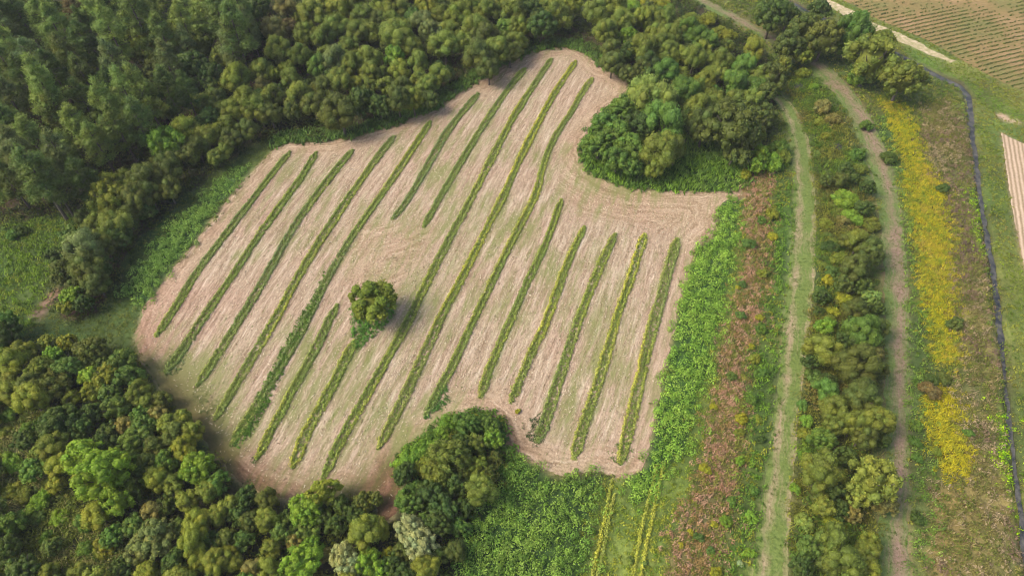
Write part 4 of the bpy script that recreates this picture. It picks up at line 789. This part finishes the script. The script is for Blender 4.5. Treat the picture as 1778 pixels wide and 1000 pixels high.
T[(1320, 330)] = """500,270,120,W,o 570,300,120,W,d 440,260,80,W,d 500,400,150,W,d 560,350,110,W,d 565,560,90,B,P 480,620,120,W,d 520,710,180,W,g 340,690,100,H,G 330,820,170,W,o 500,880,210,W,d
590,830,90,W,c 420,550,80,H,Y 370,620,60,H,Y 400,350,80,H,y 345,460,60,H,Y 600,700,110,W,d 440,780,110,B,k 520,500,100,B,k 430,480,100,B,d 590,620,80,B,k 600,920,100,W,d 250,870,90,B,k 440,40,120,H,G 470,130,100,H,G 340,170,60,H,y
570,170,90,H,o 360,290,80,H,k 380,420,80,H,t 65,240,50,H,Y 60,120,70,H,y 20,420,60,H,y 940,960,70,H,d 1000,680,80,H,d 880,970,70,H,k 280,950,100,H,t 430,150,60,H,c 300,620,60,H,k 310,530,80,H,t"""
T[(1320, 660)] = """330,60,120,W,g 520,90,170,W,d 400,140,150,W,o 480,230,140,W,o 580,210,160,W,o 520,290,130,W,d 320,310,120,B,g 330,440,180,W,o 290,500,150,W,o 580,530,240,B,Q 500,590,130,B,Q 640,630,120,B,c
320,650,110,W,o 380,730,90,H,Y 470,690,90,B,c 230,730,100,H,P 370,830,160,W,o 430,920,190,W,o 530,880,130,W,o 250,870,120,B,t 210,960,110,B,k 560,960,110,W,y 870,55,100,H,b 1070,270,50,H,g 430,400,110,B,k
370,570,110,B,k 400,660,100,B,k 620,300,90,B,k 240,210,70,H,G 230,370,70,H,G 180,560,60,H,G 800,700,70,H,k 240,280,80,H,y 560,830,100,W,y 340,950,110,W,d 300,600,90,W,d 480,970,110,W,d 220,130,60,H,g
790,310,60,H,g 800,230,60,H,g 800,390,60,H,g 900,360,50,H,y"""
TINT['L'] = ((104, 112, 38), 'olive green'); TINT['Q'] = ((138, 142, 60), 'pale yellow green')
T[(880, 660)] = """55,155,30,H,Y 1060,135,40,H,Y 1200,195,60,H,Y 1010,450,60,H,Y 940,775,35,H,Y 1060,735,35,H,Y 890,840,30,H,Y 1070,980,60,H,Y 1195,935,35,H,s 1285,195,40,H,y 1190,265,45,H,y 630,915,40,H,P 705,935,35,H,P
1120,720,60,H,G 1190,410,50,H,G 1250,700,60,H,G 1260,560,50,H,g 1250,100,60,H,g 1240,880,60,H,G 1150,620,55,H,g 1300,300,50,H,k 1040,870,45,H,t 980,800,50,H,t"""
T[(880, 330)] = """1250,795,35,H,Y 1310,425,35,H,Y 1290,650,40,H,Y 1180,495,25,H,Y 1240,270,60,H,t 1270,860,60,H,y 1300,700,60,H,g 1200,640,50,H,t 1300,930,60,H,g 1210,480,40,H,t 1300,150,50,H,g 1150,950,50,H,t"""
NOUN = {'W': 'billowy tree', 'B': 'broadleaf tree', 'P': 'pine', 'S': 'feathery tree', 'H': 'shrub'}
OBJN = {'W': 'willow_tree', 'B': 'broadleaf_tree', 'P': 'pine_tree', 'S': 'feathery_tree', 'H': 'shrub'}
def zone(px, py, kd):
    inside_ = lambda pts: bool(inside(np.array(pts, float), np.array([px]), np.array([py]))[0])
    if 600 < px < 700 and 470 < py < 570: return 'standing alone in the mown field', 'lone tree'
    if px < 470 and py < 345:
        if inside_([(270,235),(330,180),(470,80),(470,290),(330,345),(150,345),(150,310)]): return 'on the pine wood edge', 'trees of the field edge'
        col_ = 'left' if px < 140 else 'middle' if px < 290 else 'right'
        row_ = 'top' if py < 60 else 'upper' if py < 140 else 'central' if py < 225 else 'lower'
        return f'in the {row_} {col_} of the pine wood', 'trees of the pine wood'
    if px < 330 and py < 560 and px > 60: return 'in the belt beside the weed bed', 'trees of the left belt'
    if px < 90 and py < 620 : return 'in the grass at the left edge', 'plants at the left edge'
    if py < 335 and px < 890:
        if py < 45: return ('at the left back of the upper wood' if px < 640 else 'at the right back of the upper wood'), 'trees of the upper wood'
        if px < 600: return ('deep above the leftmost crop strips' if py < 110 else 'at the edge above the leftmost strips'), 'trees of the upper wood'
        if px < 760: return ('deep above the middle crop strips' if py < 100 else 'at the edge above the middle strips'), 'trees of the upper wood'
        return 'in the wood left of the field top', 'trees of the upper wood'
    if px < 1015 and py < 140: return 'in the wood directly above the field top', 'trees of the upper wood'
    if 1000 < px < 1200 and 145 < py < 340 and not (px > 1160 and py < 230): return 'in the round clump beside the field', 'trees of the round clump'
    if px < 1345 and py < 320:
        if px < 1110: return 'in the wood right of the field top', 'trees of the right wood'
        if py < 70: return 'at the back beside the earth track', 'trees of the right wood'
        if py < 140: return 'in mid wood right of the field', 'trees of the right wood'
        return 'by the head of the grassy track', 'trees of the right wood'
    if py < 190 and px > 1345 and px < 1640: return 'between earth track and stream bend', 'trees beside the stream bend'
    if px > 1575: return 'among the brown weeds near the stream', 'shrubs of the brown meadow'
    if px > 1365 and px <= 1575:
        if py < 330: return 'at the upper end between the two tracks', 'scrub between the tracks'
        if py < 520: return 'in the upper scrub between the tracks', 'scrub between the tracks'
        if py < 660: return 'in the middle scrub between the tracks', 'scrub between the tracks'
        if py < 820: return 'in the lower scrub between the tracks', 'scrub between the tracks'
        return 'at the bottom between the two tracks', 'scrub between the tracks'
    if px > 1180:
        if py < 560: return 'left of the grassy track, upper part', 'shrubs left of the grassy track'
        if py < 800: return 'left of the grassy track, lower part', 'shrubs left of the grassy track'
        return 'left of the grassy track at the bottom', 'shrubs left of the grassy track'
    if px > 880: return 'in the olive meadow below the field', 'shrubs of the olive meadow'
    if px > 670 and py < 850: return 'on the tree island below the field', 'trees of the lower island'
    if px > 670: return 'below the tree island at the bottom edge', 'trees of the lower wood'
    if py > 840 and px > 440: return ('along the bottom edge, middle' if py > 940 else 'just below the bare lower field edge'), 'trees of the lower wood'
    if px < 110: return 'in the weedy clearing at the lower left', 'plants of the lower left clearing'
    if py < 680: return 'in the lower wood by the grass path', 'trees of the lower wood'
    if px < 260: return ('in the upper lower left wood' if py < 760 else 'around the big bright lower left tree' if py < 880 else 'near the lower left corner'), 'trees of the lower wood'
    return ('in the lower wood beside the field corner' if py < 850 else 'at the foot of the lower wood'), 'trees of the lower wood'

TREES = []
for (ox, oy), txt in T.items():
    for tk in txt.split():
        a, b, w, kd, tn = tk.split(','); px = ox + float(a) / TS; py = oy + float(b) / TS; w = float(w) / TS
        if any(abs(px - q[0]) < 11 and abs(py - q[1]) < 9 and q[3] != 'H' and kd != 'H' for q in TREES): continue
        TREES.append([px, py, w, kd, tn])
# put every tree on the ground so that its crown stands where the photograph shows it
recs = []
for i, (px, py, w, kd, tn) in enumerate(TREES):
    rng = random.Random(i * 7 + 3); var = rng.randrange(len(PROTO[kd])); zc = PROTO[kd][var][2]
    wm = 6.0
    for _ in range(4): x, y, t = at(px, py, zc * wm); wm = w * 1.12 * t / FPX
    recs.append(dict(px=px, py=py, x=x, y=y, w=wm, kd=kd, tn=tn, var=var, rot=rng.uniform(0, 6.283), sz=rng.uniform(.9, 1.12), j=rng.uniform(.88, 1.12), h=rng.uniform(-.07, .07)))
def fill(pts, kinds, w0, w1, tries, gap, seed):
    rng = random.Random(seed); P = poly(pts)
    ex = [(q['x'], q['y'], q['w'] * .5) for q in recs]
    for _ in range(tries):
        x = rng.uniform(P[:, 0].min(), P[:, 0].max()); y = rng.uniform(P[:, 1].min(), P[:, 1].max()); w = rng.uniform(w0, w1)
        if not inside(P, np.array([x]), np.array([y]))[0]: continue
        if int(regidx(np.array([x]), np.array([y]))[0]) >= 100: continue
        if any((x - a) ** 2 + (y - b) ** 2 < (gap * (w * .5 + r)) ** 2 for a, b, r in ex): continue
        kd, tn = rng.choice(kinds); var = rng.randrange(len(PROTO[kd])); zc = PROTO[kd][var][2]; z = zc * w
        if kd == 'H': w *= .7
        d = y * cp + (CAMH - z) * sp; u = y * sp - (CAMH - z) * cp
        if not (-25 < 889 + FPX * x / d < 1803 and -14 < 500 - FPX * u / d < 1025): continue
        recs.append(dict(px=float(889 + FPX * x / d), py=float(500 - FPX * u / d), x=x, y=y, w=w, kd=kd, tn=tn, var=var, rot=rng.uniform(0, 6.283), sz=rng.uniform(.85, 1.12), j=rng.uniform(.85, 1.1), h=rng.uniform(-.06, .06)))
        ex.append((x, y, w * .5))
fill([(-50,-50),(470,-50),(455,110),(330,180),(200,300),(110,375),(-50,395)], [('P','p'),('P','P'),('P','q'),('B','k'),('B','o'),('P','P')], 4.5, 7, 1500, .62, 1)
fill([(-40,590),(120,640),(240,660),(300,740),(440,890),(640,900),(640,1040),(-40,1040)], [('W','o'),('B','g'),('B','k'),('W','y'),('H','g'),('B','o'),('B','p'),('H','o')], 2.8, 5, 1500, .62, 2)
fill([(1378,300),(1410,330),(1500,290),(1510,1030),(1372,1030),(1395,700),(1418,500),(1420,340)], [('H','g'),('H','o'),('W','o'),('H','y'),('B','k'),('H','p'),('W','d')], 2.2, 3.8, 420, .60, 3)
fill([(300,215),(470,90),(640,-50),(1010,-50),(990,60),(880,90),(700,200),(500,220),(420,270),(330,330)], [('W','o'),('W','d'),('W','o'),('B','k')], 3.6, 5, 500, .58, 4)
fill([(1020,30),(1150,30),(1240,80),(1330,150),(1340,260),(1230,270),(1190,170),(1110,140)], [('W','o'),('W','g'),('W','d')], 3, 4.5, 400, .58, 5)
fill([(100,480),(130,410),(250,310),(340,240),(400,270),(330,330),(240,400),(180,520),(120,540)], [('W','d'),('B','k'),('W','o')], 3.5, 5, 260, .58, 6)
fill([(880,800),(760,745),(690,800),(705,860),(690,990),(800,1000),(840,880),(870,850)], [('B','k'),('B','g'),('W','d')], 2.5, 4, 260, .6, 7)
for q in recs:
    if q['tn'] == 'L': q['h'] = 0.0; q['j'] = 1.04; q['sz'] = .84; q['w'] *= 1.06
small = [q for q in recs if q['kd'] in 'WBS']; small.sort(key=lambda q: -q['w'] / math.hypot(q['y'], 100, q['x']))
keep_ids = {id(q) for q in small[:300]}
infr = lambda q: -4 < q['px'] < 1782 and -4 < q['py'] < 1004
rest = [q for q in recs if (q['kd'] in 'WBS' and id(q) not in keep_ids) or not infr(q)]
rid = {id(q) for q in rest}; recs = [q for q in recs if id(q) not in rid]
def tree_col(r): return np.array(D(tuple(np.array(TINT[r['tn']][0]) * .78 + np.array((86, 106, 46)) * .22), 1.0, 1.36)) * np.array((.90, 1.0, 1.12)) * (np.array((1.22, 1.14, 1.0)) if r['py'] > 590 and r['px'] < 700 else np.array((1.0, 1.0, 1.0))) * r['j'] * np.array([1 + r['h'], 1, 1 - r['h']])
VV, FF, CV, off = [], [], [], 0
for q in rest:
    V, F, Cc = RAW[q['kd']][q['var']]
    ca, sa = math.cos(q['rot']), math.sin(q['rot'])
    X_ = np.c_[V[:, 0] * ca - V[:, 1] * sa, V[:, 0] * sa + V[:, 1] * ca, V[:, 2] * q['sz']] * q['w'] + np.array([q['x'], q['y'], z1(q['x'], q['y'])])
    VV.append(X_); FF.append(F + off); CV.append(Cc * tree_col(q)); off += len(V)
sm = mesh_mixed('canopy', np.concatenate(VV), np.concatenate(FF), np.concatenate(CV), M_COVER)
so = bpy.data.objects.new('small_trees', sm); C.objects.link(so); print('small', len(rest), off)
tag(so, 'small trees and saplings crowded between the larger trees of the woods', 'trees', kind='stuff')
ORD = ['first', 'second', 'third', 'fourth', 'fifth', 'sixth', 'seventh', 'eighth', 'ninth', 'tenth', 'eleventh', 'twelfth', 'thirteenth', 'fourteenth', 'fifteenth', 'sixteenth', 'seventeenth', 'eighteenth', 'nineteenth', 'twentieth', 'twenty-first', 'twenty-second', 'twenty-third', 'twenty-fourth', 'twenty-fifth']
by = {}
for r in recs:
    big = {'W': (4.5, 7), 'B': (5, 9), 'P': (7, 9.5), 'S': (5, 9), 'H': (2.2, 4)}[r['kd']]
    size = 'small' if r['w'] < big[0] else ('large' if r['w'] > big[1] else 'mid-sized')
    zp, gp = zone(r['px'], r['py'], r['kd']); r['group'] = gp
    r['key'] = (size, TINT[r['tn']][1], NOUN[r['kd']], zp); by.setdefault(r['key'], []).append(r)
for key, rs in by.items():
    size, cw, nn, zp = key; rs.sort(key=lambda q: q['px'])
    for i, r in enumerate(rs):
        r['label'] = f'{size} {cw} {nn} {zp}'
        if len(rs) == 2: r['label'] += ', ' + ('left' if i == 0 else 'right') + ' one'
        elif len(rs) > 2: r['label'] += ', ' + ('leftmost' if i == 0 else 'rightmost' if i == len(rs) - 1 else ORD[min(i, 24)] + ' from left' if i <= len(rs) // 2 else ORD[min(24, len(rs) - 1 - i)] + ' from right')
NUMW = {3:'three',4:'four',5:'five',6:'six',7:'seven',8:'eight',9:'nine',10:'ten',11:'eleven',12:'twelve',13:'thirteen',14:'fourteen',15:'fifteen',16:'sixteen'}
for r in recs:
    root = bpy.data.objects.new(OBJN[r['kd']], None); C.objects.link(root); root.empty_display_size = .5
    root.location = (r['x'], r['y'], z1(r['x'], r['y'])); root.rotation_euler = (0, 0, r['rot']); ex_ = 1 + r['h'] * 2.2; root.scale = (r['w'] * ex_, r['w'] / ex_, r['w'] * r['sz']); root.rotation_euler = (r['h'] * .9, (r['j'] - 1) * .7, r['rot'])
    lb = r['label']
    for a, b in sorted(NUMW.items(), reverse=True):
        if lb.endswith(f' of {a}'): lb = lb[:-len(str(a))] + b; break
    tag(root, lb, 'pine tree' if r['kd'] == 'P' else 'shrub' if r['kd'] == 'H' else 'tree', r['group'])
    cm, tm, _ = PROTO[r['kd']][r['var']]
    c = bpy.data.objects.new('crown', cm); C.objects.link(c); c.parent = root
    col = tree_col(r); c.color = (*col, 1)
    tt = bpy.data.objects.new('trunk' if r['kd'] != 'H' else 'stem', tm); C.objects.link(tt); tt.parent = root
print('TREES', len(recs), {k: sum(r['kd'] == k for r in recs) for k in 'WBPSH'}, 'max same', max(len(v) for v in by.values()))

# ------------------------------------------------------------------ charred brush piles and pale rubble
def pile(px, py, rx, ry, n, label, seed, name='brush_pile', mat=None, cat='brush pile', group='charred brush piles'):
    rng = random.Random(seed); x0, y0, _ = at(px, py); V, F = [], []
    for i in range(n):
        a = rng.uniform(0, 6.28); q = math.sqrt(rng.random()); x = x0 + math.cos(a) * q * rx; y = y0 + math.sin(a) * q * ry; h = (1 - q) * .7
        b = rng.uniform(0, 6.28); L = rng.uniform(.4, 1.1); z = z1(x, y) + .08 + h * rng.random()
        limb(V, F, (x - math.cos(b) * L, y - math.sin(b) * L, z), (x + math.cos(b) * L, y + math.sin(b) * L, z + rng.uniform(-.05, .35)), rng.uniform(.06, .16), rng.uniform(.02, .06), 6)
    me = bpy.data.meshes.new(name); me.from_pydata(V, [], F); me.materials.append(mat or M_CHAR); o = bpy.data.objects.new(name, me); C.objects.link(o)
    tag(o, label, cat, group)
pile(1453, 255, 1.0, 1.2, 60, 'charred brush pile in the clearing between the two tracks, nearer the field', 3)
pile(1388, 152, 1.2, .8, 45, 'charred brush pile below the dark trees at the head of the grassy track', 5)
pile(1137, 15, 1.6, .8, 45, 'charred brush pile beside yellow shrubs at the top edge of the photo', 9)
def rubble(px, py, s, label, seed):
    import bmesh
    from mathutils import Matrix
    rng = random.Random(seed); x0, y0, _ = at(px, py, 1.2); bm = bmesh.new()
    for i in range(9):
        g = bmesh.ops.create_icosphere(bm, subdivisions=1, radius=rng.uniform(.16, .34) * s)['verts']
        o = Vector((x0 + rng.uniform(-.5, .5) * s, y0 + rng.uniform(-.7, .7) * s, 1.1 + rng.uniform(0, .35)))
        for v in g: v.co = Vector((v.co.x * rng.uniform(.7, 1.3), v.co.y * rng.uniform(.7, 1.3), v.co.z * rng.uniform(.5, 1.0))) + o
    me = bpy.data.meshes.new('rubble_heap'); bm.to_mesh(me); bm.free(); me.materials.append(M_RUB)
    o = bpy.data.objects.new('rubble_heap', me); C.objects.link(o); tag(o, label, 'rubble', 'pale debris in the lower thicket')

# ------------------------------------------------------------------ thin summer haze over the whole place
k = NB('haze_air'); t_ = k.t; t_.nodes.remove(k.b); pv = t_.nodes.new('ShaderNodeVolumePrincipled')
pv.inputs['Color'].default_value = (.93, .95, 1.0, 1); pv.inputs['Density'].default_value = .00012; pv.inputs['Anisotropy'].default_value = 0.0
t_.links.new(pv.outputs[0], k.out.inputs['Volume'])
hv = np.array([(x, y, z) for z in (-3, 112) for y in (-3300, 3600) for x in (-3400, 3400)], float)
tag(mk('haze', hv, np.array([(0,2,3,1),(4,5,7,6),(0,1,5,4),(2,6,7,3),(0,4,6,2),(1,3,7,5)]), 4, k.m), kind='stuff')
